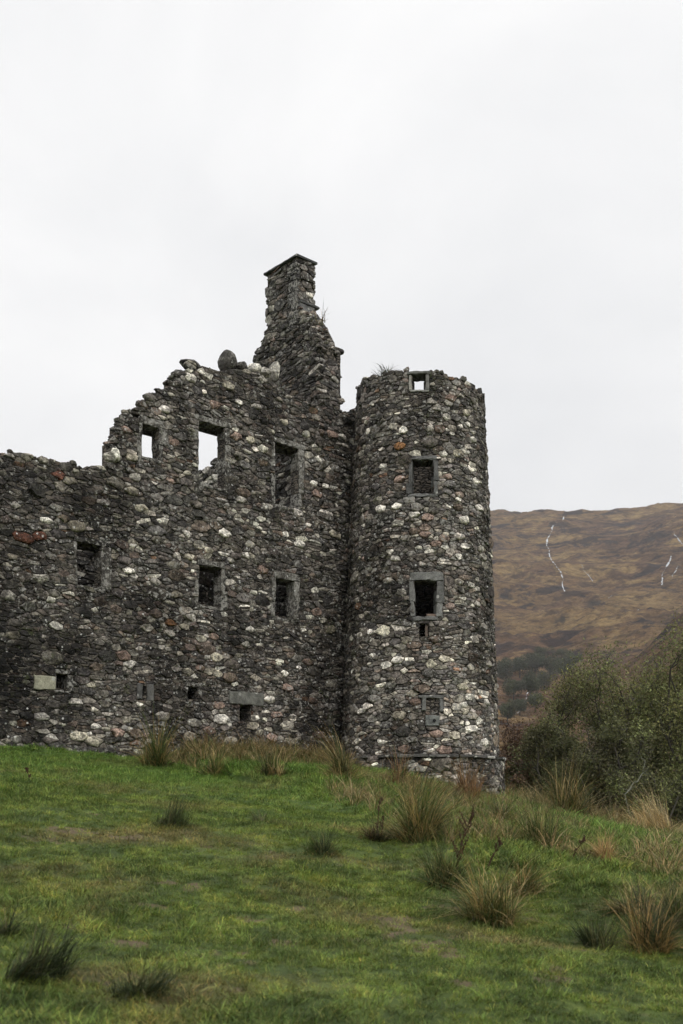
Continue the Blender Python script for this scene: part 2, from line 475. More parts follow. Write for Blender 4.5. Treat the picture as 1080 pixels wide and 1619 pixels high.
PAL = [((0.066, 0.063, 0.060), 0.28), ((0.112, 0.101, 0.091), 0.27), ((0.160, 0.150, 0.138), 0.18), ((0.180, 0.145, 0.124), 0.08),
       ((0.33, 0.31, 0.275), 0.12), ((0.62, 0.60, 0.55), 0.075), ((0.16, 0.10, 0.068), 0.006)]
COLS = {'w': (0.74, 0.72, 0.67), 'c': (0.50, 0.47, 0.39), 'p': (0.27, 0.20, 0.17), 'r': (0.17, 0.075, 0.05), 'o': (0.36, 0.19, 0.09),
        'b': (0.17, 0.135, 0.11), 'g': (0.17, 0.165, 0.16), 'd': (0.05, 0.048, 0.046)}
def pick_tone(rng, dim=1.0):
    x = rng.random() * sum(p[1] for p in PAL); c = PAL[0][0]
    for col, pr in PAL:
        if x < pr: c = col; break
        x -= pr
    k = rng.uniform(0.72, 1.3) * dim
    return (c[0] * k, c[1] * k * rng.uniform(0.97, 1.03), c[2] * k * rng.uniform(0.95, 1.04), rng.random())

def stone_layer(bbox, inside, mapf, blocks=(), feats=(), seed=1, sizes=((0.145, 0.06), (0.088, 0.40), (0.049, 1.0)), ani=1.8, gap=0.0045, thick=0.10, dim=1.0, slate=0.55, proud=1.0, box=None, patch_tone=None):
    """random rubble over a patch (u, v): returns a list of stones (verts, faces, tone, smooth, area)"""
    rng = random.Random(seed)
    u0, u1, v0, v1 = bbox; pad = 0.3
    su = 1.0 / ani
    U0, U1 = (u0 - pad) * su, (u1 + pad) * su; V0, V1 = v0 - pad, v1 + pad
    cs = 0.15; grid = {}; seeds = []
    def inblock(u, v, m=0.0):
        for b in blocks:
            if b[0] - m < u < b[1] + m and b[2] - m < v < b[3] + m: return True
        return False
    def near(x, y, rad):
        k = int(rad / cs) + 1; gx = int(math.floor(x / cs)); gy = int(math.floor(y / cs))
        for i in range(gx - k, gx + k + 1):
            for j in range(gy - k, gy + k + 1):
                for s in grid.get((i, j), ()): yield s
    def put(x, y, r, tone, kind):
        s = (x, y, r, len(seeds), tone, kind); seeds.append(s)
        grid.setdefault((int(math.floor(x / cs)), int(math.floor(y / cs))), []).append(s)
    for (fu, fv, fr, fc) in feats:
        c = COLS[fc]; k = rng.uniform(0.85, 1.12)
        put(fu * su, fv, fr * 0.74, (c[0] * k, c[1] * k, c[2] * k, rng.uniform(0.2, 0.7)), 1)
    area = (U1 - U0) * (V1 - V0)
    for (r0, frac) in sizes:
        tries = int(area * frac / (r0 * r0) * (0.55 if frac < 0.2 else 1.5))
        for _ in range(tries):
            x = rng.uniform(U0, U1); y = rng.uniform(V0, V1); r = r0 * rng.uniform(0.78, 1.28)
            if inblock(x / su, y): continue
            ok = True
            for s in near(x, y, r + 0.17):
                dx = s[0] - x; dy = s[1] - y; m = (r + s[2]) * 0.86
                if dx * dx + dy * dy < m * m: ok = False; break
            if ok: put(x, y, r, None, 0)
    stones = []
    for s in seeds:
        x, y, r, idx, tone, kind = s
        u, v = x / su, y
        if not inside(u, v): continue
        lim = r * 1.75
        poly = [(x - lim, y - lim), (x + lim, y - lim), (x + lim, y + lim), (x - lim, y + lim)]
        nb = sorted((( (q[0] - x) ** 2 + (q[1] - y) ** 2), q) for q in near(x, y, r * 2.0 + 0.17) if q[3] != idx)
        for d2, q in nb[:20]:
            nx, ny = 2 * (q[0] - x), 2 * (q[1] - y)
            c = q[0] ** 2 + q[1] ** 2 - x * x - y * y - q[2] ** 2 + r * r
            poly = clip(poly, nx, ny, c)
            if len(poly) < 3: break
        if len(poly) < 3: continue
        poly = [(p[0] / su, p[1]) for p in poly]
        for b in blocks:
            e = [(b[0] - u, 1, 0, b[0]), (u - b[1], -1, 0, -b[1]), (b[2] - v, 0, 1, b[2]), (v - b[3], 0, -1, -b[3])]
            m = max(e)
            if m[0] > 0 and m[0] < 1.2: 
                if max(abs(u - (b[0] + b[1]) / 2) - (b[1] - b[0]) / 2, abs(v - (b[2] + b[3]) / 2) - (b[3] - b[2]) / 2) < 1.2:
                    hit = any(b[0] < p[0] < b[1] and b[2] < p[1] < b[3] for p in poly)
                    if hit: poly = clip(poly, m[1], m[2], m[3])
            if len(poly) < 3: break
        if len(poly) < 3: continue
        if box:
            poly = clip(clip(clip(clip(poly, -1, 0, -box[0]), 1, 0, box[1]), 0, -1, -box[2]), 0, 1, box[3])
            if len(poly) < 3: continue
        cells = [poly]
        if kind == 0 and rng.random() < slate and r > 0.06:
            k = rng.choice((1, 1, 2)) if r < 0.11 else rng.choice((1, 2, 2, 3))
            vs_ = [p[1] for p in poly]; lo, hi = min(vs_), max(vs_)
            cuts = sorted(lo + (hi - lo) * ((i + 1) / (k + 1) + rng.uniform(-.07, .07)) for i in range(k)); tilt = rng.gauss(0, 0.16)
            cells = []; rest = poly
            for cv in cuts:
                c0 = cv - tilt * u
                a = clip(rest, -tilt, 1, c0); rest = clip(rest, tilt, -1, -c0)
                if len(a) > 2: cells.append(a)
            if len(rest) > 2: cells.append(rest)
        for P in cells:
            A = 0; cx = cy = 0
            n = len(P)
            for i in range(n):
                a = P[i]; b2 = P[(i + 1) % n]; cr_ = a[0] * b2[1] - b2[0] * a[1]; A += cr_; cx += (a[0] + b2[0]) * cr_; cy += (a[1] + b2[1]) * cr_
            if abs(A) < 0.0006: continue
            cx /= 3 * A; cy /= 3 * A; A = abs(A) / 2
            rmin = 1e9
            for i in range(n):
                a = P[i]; b2 = P[(i + 1) % n]; l = math.hypot(b2[0] - a[0], b2[1] - a[1])
                if l < 1e-5: continue
                rmin = min(rmin, abs((b2[0] - a[0]) * (a[1] - cy) - (a[0] - cx) * (b2[1] - a[1])) / l)
            if rmin < 0.008: continue
            gp = gap * rng.uniform(0.5, 1.5)
            k = max(0.62, 1 - gp / rmin)
            P = [(cx + (p[0] - cx) * k, cy + (p[1] - cy) * k) for p in P]
            ct = rng.uniform(0.05, 0.20)
            Q = []
            n = len(P)
            for i in range(n):
                a = P[i]; b2 = P[(i + 1) % n]
                Q.append((a[0] + (b2[0] - a[0]) * ct, a[1] + (b2[1] - a[1]) * ct)); Q.append((b2[0] + (a[0] - b2[0]) * ct, b2[1] + (a[1] - b2[1]) * ct))
            Q = np.array(Q); n = len(Q)
            j = 0.16 * rmin
            Q += np.array([[rng.uniform(-j, j), rng.uniform(-j, j)] for _ in range(n)])
            h = min(0.04, max(0.008, 0.30 * rmin * rng.uniform(0.2, 1.5))) * proud
            if kind: h = min(0.06, 0.45 * rmin)
            off = rng.uniform(-0.013, 0.013) * proud
            ta, tb = rng.gauss(0, 0.12), rng.gauss(0.02, 0.17)
            C = np.array([cx, cy]); D = Q - C
            s1 = rng.uniform(0.62, 0.93)
            w1 = np.array([rng.uniform(-0.2, 0.2) for _ in range(n)]) * h; w2 = np.array([rng.uniform(-0.22, 0.22) for _ in range(n)]) * h
            rings = [np.c_[Q, np.full(n, thick)],
                     np.c_[C + D * 0.985, off - h * 0.30 + w1 + D @ [ta, tb]],
                     np.c_[C + D * s1 + np.array([rng.uniform(-.08, .08), rng.uniform(-.08, .08)]) * rmin, off - h + w2 + D @ [ta, tb] * s1],
                     np.array([[cx, cy, off - h * rng.uniform(0.95, 1.15)]])]
            V = np.concatenate(rings)
            fc = []
            for ring in range(2):
                o0 = ring * n
                for i in range(n):
                    i2 = (i + 1) % n; fc.append((o0 + i, o0 + i2, o0 + n + i2, o0 + n + i))
            for i in range(n): fc.append((2 * n + i, 2 * n + (i + 1) % n, 3 * n))
            tn = tone if tone else pick_tone(rng, dim)
            if not tone and tn[0] > 0.22 * dim:
                drift = 0.5 * math.sin(cx * 1.7 + 2.1 * math.sin(cy * 0.9)) + 0.5 * math.sin(cy * 2.3 + 1.3 * math.sin(cx * 0.8))
                if drift < rng.uniform(-1.0, 0.7): tn = pick_tone(rng, dim)
            if patch_tone: k_ = patch_tone(cx, cy); k_ = min(1.0, k_) if tone else k_; tn = (tn[0] * k_, tn[1] * k_, tn[2] * k_, tn[3] * min(1.0, k_))
            stones.append((mapf(V[:, 0], V[:, 1], V[:, 2]), fc, tn, rng.random() < 0.3, A))
    return stones

def add_stones(root, stones, nparts=300, facing=None):
    """the stones that show largest become parts, the rest one joined part"""
    def show(s):
        c = s[0].mean(0); d = np.linalg.norm(c - np.array([0, 0, EYE]))
        px = CX + F * c[0] / c[1]
        vis = 1.0 if -5 < px < 1085 else 0.02
        if facing: vis *= facing(c)
        return s[4] / d ** 2 * vis
    order = sorted(range(len(stones)), key=lambda i: -show(stones[i]))
    for i in order[:nparts]:
        V, fc, tn, sm, A = stones[i]
        c = V.mean(0)
        me = make_mesh('stone', V, fc, M_STONE, sm, [tn] * len(V))
        obj('stone', me, root, c)
    rest = order[nparts:]
    if rest:
        vs = []; fs = []; tones = []; sms = []; o = 0
        for i in rest:
            V, fc, tn, sm, A = stones[i]
            vs.append(V); fs += [tuple(k + o for k in f) for f in fc]; tones += [tn] * len(V); sms += [sm] * len(fc); o += len(V)
        me = make_mesh('rubble_stones', np.concatenate(vs), fs, M_STONE, sms, tones)
        r = obj('rubble_stones', me, root, tuple(root.location)); tag(r, kind='stuff')

def occupancy_core(name, root, us, vs, solid, mapf, w0, w1, wrap=False, mat=None):
    """wall core from a grid of cells; faces only on the outside of the solid"""
    nu, nv = len(us) - 1, len(vs) - 1
    uc = (us[:-1] + us[1:]) / 2; vc = (vs[:-1] + vs[1:]) / 2
    occ = np.array([[solid(a, b) for b in vc] for a in uc])
    vid = {}; V = []; Fc = []
    def vert(i, j, k):
        ii = i % nu if wrap else i
        key = (ii, j, k)
        if key not in vid:
            vid[key] = len(V); V.append((us[ii], vs[j], (w0, w1)[k]))
        return vid[key]
    def get(i, j):
        if wrap: i %= nu
        elif i < 0 or i >= nu: return False
        if j < 0 or j >= nv: return False
        return occ[i, j]
    for i in range(nu):
        for j in range(nv):
            if not occ[i, j]: continue
            Fc.append((vert(i, j, 0), vert(i + 1, j, 0), vert(i + 1, j + 1, 0), vert(i, j + 1, 0)))
            Fc.append((vert(i, j, 1), vert(i, j + 1, 1), vert(i + 1, j + 1, 1), vert(i + 1, j, 1)))
            if not get(i - 1, j): Fc.append((vert(i, j, 0), vert(i, j + 1, 0), vert(i, j + 1, 1), vert(i, j, 1)))
            if not get(i + 1, j): Fc.append((vert(i + 1, j, 0), vert(i + 1, j, 1), vert(i + 1, j + 1, 1), vert(i + 1, j + 1, 0)))
            if not get(i, j - 1): Fc.append((vert(i, j, 0), vert(i, j, 1), vert(i + 1, j, 1), vert(i + 1, j, 0)))
            if not get(i, j + 1): Fc.append((vert(i, j + 1, 0), vert(i + 1, j + 1, 0), vert(i + 1, j + 1, 1), vert(i, j + 1, 1)))
    A = np.array(V)
    P = mapf(A[:, 0], A[:, 1], A[:, 2])
    me = make_mesh(name, P, Fc, mat or M_CORE, False)
    return obj(name, me, root, tuple(root.location))

def edges(lo, hi, step, extra):
    e = list(np.arange(lo, hi, step)) + [hi] + list(extra)
    e = sorted(x for x in e if lo <= x <= hi); o = [e[0]]
    ex = set(round(x, 5) for x in extra)
    for x in e[1:]:
        if x - o[-1] < 0.045:
            if round(x, 5) in ex: o[-1] = x
            continue
        o.append(x)
    return np.array(o)

def block(name, root, mapf, u0, u1, v0, v1, w0, w1, tone, seed, jit=0.012, skew=0.0, mat=None):
    """a squared stone with worn arrises, its corners a little out of true"""
    rng = random.Random(seed)
    nu = max(2, int((u1 - u0) / 0.16) + 1); b = min(0.02, (u1 - u0) * 0.2, (v1 - v0) * 0.2)
    us = [u0, u0 + b] + list(np.linspace(u0 + b, u1 - b, nu + 1)[1:-1]) + [u1 - b, u1]; vv = [v0, v0 + b, (v0 + v1) / 2, v1 - b, v1]
    V = []; Fc = []; ids = {}
    nU, nV = len(us), len(vv)
    for i, a in enumerate(us):
        for j, c in enumerate(vv):
            edge = (i in (0, nU - 1)) + (j in (0, nV - 1))
            ww = w0 + (b * 0.9 if edge else 0) + (b * 0.8 if edge == 2 else 0) + rng.uniform(-jit, jit) * 0.5
            ids[i, j] = len(V); V.append((a + rng.uniform(-jit, jit), c + rng.uniform(-jit, jit) + skew * (a - u0), ww))
    for i in range(nU - 1):
        for j in range(nV - 1): Fc.append((ids[i, j], ids[i + 1, j], ids[i + 1, j + 1], ids[i, j + 1]))
    rim = [(i, 0) for i in range(nU)] + [(nU - 1, j) for j in range(1, nV)] + [(i, nV - 1) for i in range(nU - 2, -1, -1)] + [(0, j) for j in range(nV - 2, 0, -1)]
    o = len(V)
    for (i, j) in rim: p = V[ids[i, j]]; V.append((p[0], p[1], w1))
    n = len(rim)
    for k in range(n):
        k2 = (k + 1) % n; Fc.append((ids[rim[k2]], ids[rim[k]], o + k, o + k2))
    Fc.append(tuple(o + k for k in range(n)))
    A = np.array(V); P = mapf(A[:, 0], A[:, 1], A[:, 2])
    me = make_mesh(name, P, Fc, mat or M_DRESS, False, [(*tone, 1)] * len(V))
    return obj(name, me, root, P.mean(0))

# ---- the range wall: u along the wall (to the right and away), v up, w into the wall
TH_W = math.atan2(1910, F)
DIR = np.array([math.sin(TH_W), math.cos(TH_W), 0.0]); INW = np.array([-math.cos(TH_W), math.sin(TH_W), 0.0]); UP = np.array([0, 0, 1.0])
W0 = np.array([0.0, 32.0, 0.0])
def wall_map(u, v, w_):
    u = np.asarray(u, float)[..., None]; v = np.asarray(v, float)[..., None]; w_ = np.asarray(w_, float)[..., None]
    return W0 + u * DIR + v * UP + w_ * INW
def wall_uv(px, py, w_=0.0):
    r = ray(px, py); n = INW
    t = ((W0 + w_ * INW - np.array([0, 0, EYE])) @ n) / (r @ n)
    p = np.array([0, 0, EYE]) + r * t - W0
    return float(p @ DIR), float(p[2])

def rect_px(xl, xr, yt, yb):
    u0, vt = wall_uv(xl, yt); _, vb = wall_uv(xl, yb); u1, _ = wall_uv(xr, yt)
    return (u0, u1, vb, vt)
WIN = {'A': rect_px(224, 252, 669, 721), 'B': rect_px(314, 356, 664, 763), 'C': rect_px(435, 472, 699, 797),
       'D': rect_px(122, 160, 856, 925), 'E': rect_px(314, 350, 892, 956), 'F': rect_px(435, 466, 913, 975),
       'G': rect_px(88, 107, 1065, 1091), 'H': rect_px(225, 232, 1084, 1101), 'I': rect_px(297, 314, 1085, 1109),
       'J': rect_px(379, 397, 1112, 1140), 'K': rect_px(367, 391, 1146, 1160)}
PROF_PX = [(-300, 655), (-120, 690), (0, 709), (45, 717), (95, 728), (130, 733), (167, 738), (168.5, 735), (170, 690), (183, 657), (190, 650), (212, 644), (226, 628), (236, 621), (262, 613),
           (270, 592), (286, 581), (300, 574), (316, 573), (345, 585), (352, 580), (375, 582), (395, 582), (430, 600), (440, 613), (470, 626), (503, 640), (504.5, 550), (512, 541),
           (534, 546), (538, 556), (540, 642), (545, 652), (556, 646), (572, 641), (600, 645)]
PROF_PX = [(x + 6 * (168 < x < 240) + 4 * (240 <= x < 290), y) for x, y in PROF_PX]
PROF = sorted(wall_uv(*p) for p in PROF_PX)
PU = np.array([p[0] for p in PROF]); PV = np.array([p[1] for p in PROF])
def wall_top(u): return float(np.interp(u, PU, PV))
U_LEFT = wall_uv(-90, 900)[0]; U_RIGHT = 1.25

zb = float(ground_z(*(W0 + (-6) * DIR)[:2]))
wall = empty('castle_wall', tuple(wall_map(-6, zb, 0.4)))
tag(wall, 'long dark rubble wall with broken skyline and square window openings, left of the round tower', 'castle wall')

_ut = np.linspace(-30, 6, 1500)
_jt = 0.10 * vnoise(_ut * 3.1, 0.3 + 0 * _ut, 77) + 0.05 * vnoise(_ut * 9, 1.7 + 0 * _ut, 78)
_gt = ground_z(W0[0] + _ut * DIR[0], W0[1] + _ut * DIR[1]) - 0.35
_lu = -30.0; _lk = 1499 / 36.0
def jag(u): return float(_jt[int((u - _lu) * _lk)])
def plan(r, seed, lint_h=0.2, sill_h=0.13, jl=0.17, jr=0.23, nj=2):
    """dressed stones round an opening: (name, u0, u1, v0, v1)"""
    rng = random.Random(seed); a, b, c, d = r; L_ = []
    L_.append(('lintel', a - jl * rng.uniform(0.25, 1.25), b + jr * rng.uniform(0.3, 1.2), d, d + lint_h * rng.uniform(0.8, 1.15)))
    L_.append(('sill', a - jl * rng.uniform(0.1, 0.9), b + jr * rng.uniform(0.1, 0.8), c - sill_h * rng.uniform(0.6, 1.1), c))
    for side in (0, 1):
        cuts = [c + 0.004] + sorted(c + (d - c) * ((i + 1) / nj + rng.uniform(-.16, .16)) for i in range(nj - 1)) + [d - 0.004]
        for i in range(nj):
            wd = (jl, jr)[side] * rng.uniform(0.45, 1.25)
            u0, u1 = (a - wd, a) if side == 0 else (b, b + wd)
            L_.append(('jamb_stone', u0, u1, cuts[i] + 0.003, cuts[i + 1] - 0.003))
    return L_
def lay(root, mapf, L_, seed, base, front=-0.03, depth=0.36, mat=None):
    rng = random.Random(seed + 7)
    for i, (nm, u0, u1, v0, v1) in enumerate(L_):
        block(nm, root, mapf, u0, u1, v0, v1, front + rng.uniform(-0.012, 0.015), depth, tone_g(rng, base), seed + i, 0.022, mat=mat)
def tone_g(rng, base=(0.105, 0.103, 0.098)):
    k = rng.uniform(0.6, 1.45); return tuple(c * k for c in base)
PLANS = {}
for i, k in enumerate('ABCDEF'):
    PLANS[k] = plan(WIN[k], 100 + i * 31, nj=3 if k in 'BC' else 2, lint_h=0.19 if k != 'D' else 0.13, sill_h=0.09, jl=0.15 if k != 'D' else 0.08)
for i, k in enumerate('GI'):
    PLANS[k] = plan(WIN[k], 400 + i * 31, lint_h=0.11, sill_h=0.07, jl=0.09, jr=0.13, nj=1)
SURR = {}
for k, r in WIN.items():
    SURR[k] = (r[0] - 0.16, r[1] + 0.22, r[2] - 0.10, r[3] + 0.06) if k == 'H' else r
    for q, e_ in enumerate(PLANS.get(k, ())): SURR[k + str(q)] = e_[1:]
lint = rect_px(362, 416, 1092, 1112)
SURR['L'] = lint
cream = rect_px(54, 87, 1067, 1089); SURR['M'] = cream
def in_open(u, v, grow=0.0, up=0.0):
    for k, (a, b, c, d) in WIN.items():
        if k in 'K': continue
        g_ = grow if k in 'ABCDEF' else 0
        if a - g_ < u < b + g_ and c - g_ < v < d + (up if k in 'ABCDEF' else 0): return k
    return None
V_BOT = -1.0
ue = [x for r in WIN.values() for x in (r[0], r[1])]; ve = [x for r in WIN.values() for x in (r[2], r[3])]
ue2 = [x for r in WIN.values() for x in (r[0] - 0.3, r[1] + 0.3)]
UGE = wall_uv(505, 640)[0] + 0.08
us = edges(U_LEFT, U_RIGHT, 0.17, ue + [UGE]); vs = edges(V_BOT, 15.5, 0.17, ve)
wob = lambda u, v, w_: wall_map(u + 0.03 * vnoise(u * 4, v * 4, 1) , v, w_ + 0.02 * vnoise(u * 3.3, v * 3.3, 4))
occupancy_core('wall_face', wall, us, vs, lambda u, v: v < min(wall_top(u), wall_top(u - 0.24)) - 0.10 + jag(u) and not in_open(u, v), wob, 0.012, 0.34)
us2 = edges(U_LEFT, U_RIGHT, 0.23, [x for k in 'ABCDEF' for x in (WIN[k][0] - 0.34, WIN[k][1] + 0.34)] + [UGE])
occupancy_core('wall_core', wall, us2, vs, lambda u, v: v < min(wall_top(u), wall_top(u - 0.24)) - 0.10 + jag(u) and not in_open(u, v, 0.34, 0.05), wob, 0.345, 0.72)

def px_feats(lst, uvf):
    o = []
    for f in lst:
        u, v = uvf(f[0], f[1]); o.append((u, v, f[2], f[3]))
    return o
WF = [(377, 636, .09, 'w'), (328, 594, .09, 'w'), (302, 597, .14, 'w'), (406, 643, .10, 'w'), (450, 667, .09, 'c'), (506, 726, .13, 'w'), (496, 764, .11, 'w'), (516, 769, .11, 'w'),
      (382, 790, .13, 'w'), (388, 807, .10, 'w'), (422, 801, .12, 'w'), (356, 843, .17, 'w'), (452, 845, .09, 'w'), (473, 860, .15, 'w'), (502, 781, .15, 'p'), (395, 878, .10, 'c'),
      (385, 779, .19, 'b'), (416, 732, .13, 'b'), (388, 736, .15, 'g'), (525, 687, .16, 'p'), (541, 690, .11, 'w'), (302, 976, .15, 'w'), (269, 985, .12, 'o'), (396, 696, .12, 'c'), (374, 690, .14, 'p'),
      (213, 754, .12, 'w'), (209, 776, .15, 'c'), (25, 798, .08, 'w'), (92, 751, .13, 'r'), (35, 850, .18, 'r'), (62, 847, .14, 'r'), (122, 832, .18, 'c'), (140, 792, .14, 'b'), (246, 840, .19, 'g'),
      (257, 824, .11, 'w'), (222, 803, .12, 'c'), (73, 823, .12, 'w'), (64, 914, .14, 'w'), (13, 942, .14, 'w'), (244, 921, .14, 'w'), (202, 902, .12, 'w'), (178, 723, .17, 'w'),
      (232, 993, .13, 'w'), (268, 1001, .11, 'w'), (240, 922, .12, 'w'), (147, 1172, .18, 'c'), (125, 1164, .17, 'c'), (119, 1109, .12, 'w'), (143, 1084, .10, 'c'),
      (204, 1051, .12, 'w'), (196, 1037, .17, 'p'), (186, 1157, .14, 'p'), (215, 1160, .17, 'b'), (65, 1133, .15, 'w'), (257, 1132, .16, 'w'), (292, 991, .10, 'c'), (343, 1039, .14, 'c'),
      (391, 878, .12, 'w'), (415, 901, .15, 'p'), (426, 1106, .15, 'w'), (349, 1136, .18, 'w'), (505, 1162, .18, 'p'), (495, 1108, .14, 'p'), (451, 1065, .11, 'w'), (436, 1130, .13, 'p'),
      (397, 995, .11, 'w'), (480, 996, .08, 'w'), (388, 1019, .09, 'w'), (521, 996, .18, 'c'), (487, 1047, .14, 'p'), (398, 1148, .15, 'c'), (364, 1071, .20, 'b'), (337, 1005, .12, 'p'),
      (503, 908, .12, 'g'), (530, 845, .16, 'c'), (300, 880, .12, 'c'), (330, 1062, .12, 'c'), (316, 1056, .12, 'p'), (345, 1066, .10, 'c'), (330, 870, .10, 'c'), (270, 760, .10, 'p'),
      (455, 1087, .14, 'p'), (480, 1080, .12, 'w'), (500, 968, .14, 'p'), (527, 1118, .15, 'g'), (430, 1165, .16, 'p'), (460, 1172, .15, 'c'), (405, 1185, .15, 'c'), (365, 1172, .16, 'c'),
      (300, 1165, .17, 'c'), (330, 1155, .15, 'p'), (345, 1115, .14, 'p'), (20, 1005, .13, 'c'), (45, 960, .15, 'g'), (20, 880, .10, 'c'), (110, 760, .12, 'c'), (280, 940, .12, 'c'), (180, 880, .10, 'c'),
      (360, 610, .14, 'c'), (340, 640, .13, 'p'), (300, 640, .12, 'g'), (200, 680, .12, 'p'), (207, 723, .13, 'c'), (275, 700, .12, 'p'), (284, 690, .14, 'g'), (415, 600, .12, 'w')]
def tone_patches(lst, uvf):  # scales stone tone around each spot
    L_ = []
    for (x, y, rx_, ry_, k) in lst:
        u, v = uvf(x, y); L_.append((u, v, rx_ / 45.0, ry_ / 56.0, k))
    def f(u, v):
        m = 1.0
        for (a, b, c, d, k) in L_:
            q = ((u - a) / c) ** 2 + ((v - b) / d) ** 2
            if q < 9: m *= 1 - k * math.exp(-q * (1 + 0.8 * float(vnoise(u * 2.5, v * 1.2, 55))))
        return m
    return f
W_STAIN = tone_patches([(5, 1095, 75, 85, .85), (400, 1012, 70, 26, .5), (80, 780, 110, 26, .4), (150, 1035, 120, 22, .4), (330, 740, 20, 60, .3), (450, 935, 60, 60, .35), (160, 950, 50, 40, .35), (495, 660, 40, 60, .35), (60, 730, 120, 18, .35)], wall_uv)
wall_blocks = list(SURR.values())
wz = lambda u: float(_gt[int((u - _lu) * _lk)])
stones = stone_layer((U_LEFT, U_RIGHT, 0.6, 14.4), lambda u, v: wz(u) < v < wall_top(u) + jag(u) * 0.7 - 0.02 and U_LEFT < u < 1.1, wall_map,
                     wall_blocks, px_feats(WF, wall_uv), seed=11, patch_tone=W_STAIN)
# stones on the broken left end of the high part, and along the wall head (seen against the sky)
uh = wall_uv(168.5, 735)[0]
rngh = random.Random(5)
add_stones(wall, stones, 300)

for i, k in enumerate(PLANS): lay(wall, wall_map, PLANS[k], 1100 + i * 40, (0.092, 0.089, 0.082), -0.02, mat=M_STONE)
a, b, c, d = WIN['H']
block('jamb_stone', wall, wall_map, a - 0.15, a, c - 0.08, d + 0.05, -0.03, 0.3, (0.09, 0.088, 0.085), 501); block('jamb_stone', wall, wall_map, b, b + 0.2, c - 0.1, d + 0.06, -0.03, 0.3, (0.12, 0.118, 0.112), 502)
block('lintel', wall, wall_map, *lint, -0.05, 0.3, (0.15, 0.15, 0.135), 503)
block('cream_block', wall, wall_map, *cream, -0.05, 0.2, (0.34, 0.33, 0.25), 504, 0.016)

def boulder(root, c, rx, ry, rz, tone, seed, name='cap_stone', rot=0.0, lean=0.0):
    """one loose rough stone: a lumpy ellipsoid with flattened sides"""
    rng = random.Random(seed); nprng = np.random.default_rng(seed)
    V = []; Fc = []; nl, ns = 6, 10
    pl = [(nprng.normal(size=3), rng.uniform(0.62, 0.95)) for _ in range(9)]; pl = [(n / np.linalg.norm(n), d) for n, d in pl]
    def shp(p):
        for n, d in pl:
            q = p @ n
            if q > d: p = p - n * (q - d)
        return p
    V.append(shp(np.array([0, 0, 1.0])))
    for i in range(1, nl):
        for j in range(ns):
            t = math.pi * i / nl; f = 2 * math.pi * j / ns
            V.append(shp(np.array([math.sin(t) * math.cos(f), math.sin(t) * math.sin(f), math.cos(t)]) * rng.uniform(0.93, 1.07)))
    V.append(shp(np.array([0, 0, -1.0])))
    for j in range(ns): Fc.append((0, 1 + j, 1 + (j + 1) % ns))
    for i in range(nl - 2):
        for j in range(ns):
            a = 1 + i * ns + j; b2 = 1 + i * ns + (j + 1) % ns; Fc.append((a, a + ns, b2 + ns, b2))
    last = len(V) - 1
    for j in range(ns): Fc.append((last, 1 + (nl - 2) * ns + (j + 1) % ns, 1 + (nl - 2) * ns + j))
    A = np.array(V) * [rx, ry, rz]
    cl, sl = math.cos(lean), math.sin(lean)
    A = np.c_[A[:, 0] * cl + A[:, 2] * sl, A[:, 1], -A[:, 0] * sl + A[:, 2] * cl]
    P = np.asarray(c) + A[:, :1] * DIR + A[:, 1:2] * INW + A[:, 2:] * UP
    me = make_mesh(name, P, Fc, M_STONE, rng.random() < 0.5, [(*tone, rng.uniform(0.2, 0.9))] * len(P))
    return obj(name, me, root, c)
def cap(px, py, wpx, hpx, tone, seed, lean=0.0, w_=0.3):
    u, v = wall_uv(px, py, w_); p = wall_map(u, v, w_); s = p[1] / F
    return boulder(wall, p, wpx / 2 * s / 0.80, 0.34, hpx / 2 * s, tone, seed, lean=lean)
cap(359, 572, 23, 36, (0.16, 0.155, 0.15), 1, 0.05); cap(281, 597, 22, 24, (0.07, 0.068, 0.066), 2, -0.3); cap(303, 580, 40, 12, (0.08, 0.078, 0.075), 3, 0.15)
cap(380, 582, 22, 20, (0.10, 0.095, 0.09), 4); cap(400, 587, 15, 24, (0.80, 0.79, 0.74), 5, -0.35); cap(415, 591, 17, 18, (0.74, 0.73, 0.68), 6, 0.3)
cap(432, 592, 12, 40, (0.66, 0.65, 0.59), 7, 0.03); cap(267, 620, 18, 9, (0.08, 0.077, 0.075), 8); cap(244, 630, 24, 13, (0.11, 0.105, 0.10), 9, 0.1); cap(208, 655, 24, 10, (0.06, 0.058, 0.056), 10)
cap(232, 638, 16, 12, (0.28, 0.27, 0.24), 11); cap(178, 721, 12, 24, (0.68, 0.68, 0.62), 12, w_=0.05)
rng = random.Random(321)
seg = [wall_uv(*p) for p in PROF_PX[2:27]] ; seg2 = [wall_uv(*p) for p in PROF_PX[28:31]]; seg3 = [wall_uv(*p) for p in PROF_PX[32:35]]
for sg, stepm in ((seg, 0.19), (seg2, 0.22), (seg3, 0.22)):
    for (p, q) in zip(sg[:-1], sg[1:]):
        L_ = math.hypot(q[0] - p[0], q[1] - p[1]); n = max(1, int(L_ / stepm)); steep = abs(q[1] - p[1]) > abs(q[0] - p[0])
        for k in range(n):
            t = (k + rng.random()) / n; u = p[0] + (q[0] - p[0]) * t; v = p[1] + (q[1] - p[1]) * t
            for w_ in ((0.12, 0.32, 0.54) if steep else (rng.uniform(0.1, 0.2), rng.uniform(0.3, 0.52))):
                big = rng.random() < 0.25
                boulder(wall, wall_map(u + (0.22 if steep else 0.03), v - rng.uniform(0.04, 0.13), w_), rng.uniform(0.07, 0.15) * (1.5 if big else 1), rng.uniform(0.12, 0.2), rng.uniform(0.035, 0.075) * (1.4 if big else 1), pick_tone(rng)[:3], rng.randrange(10 ** 6), lean=rng.uniform(-.22, .22))

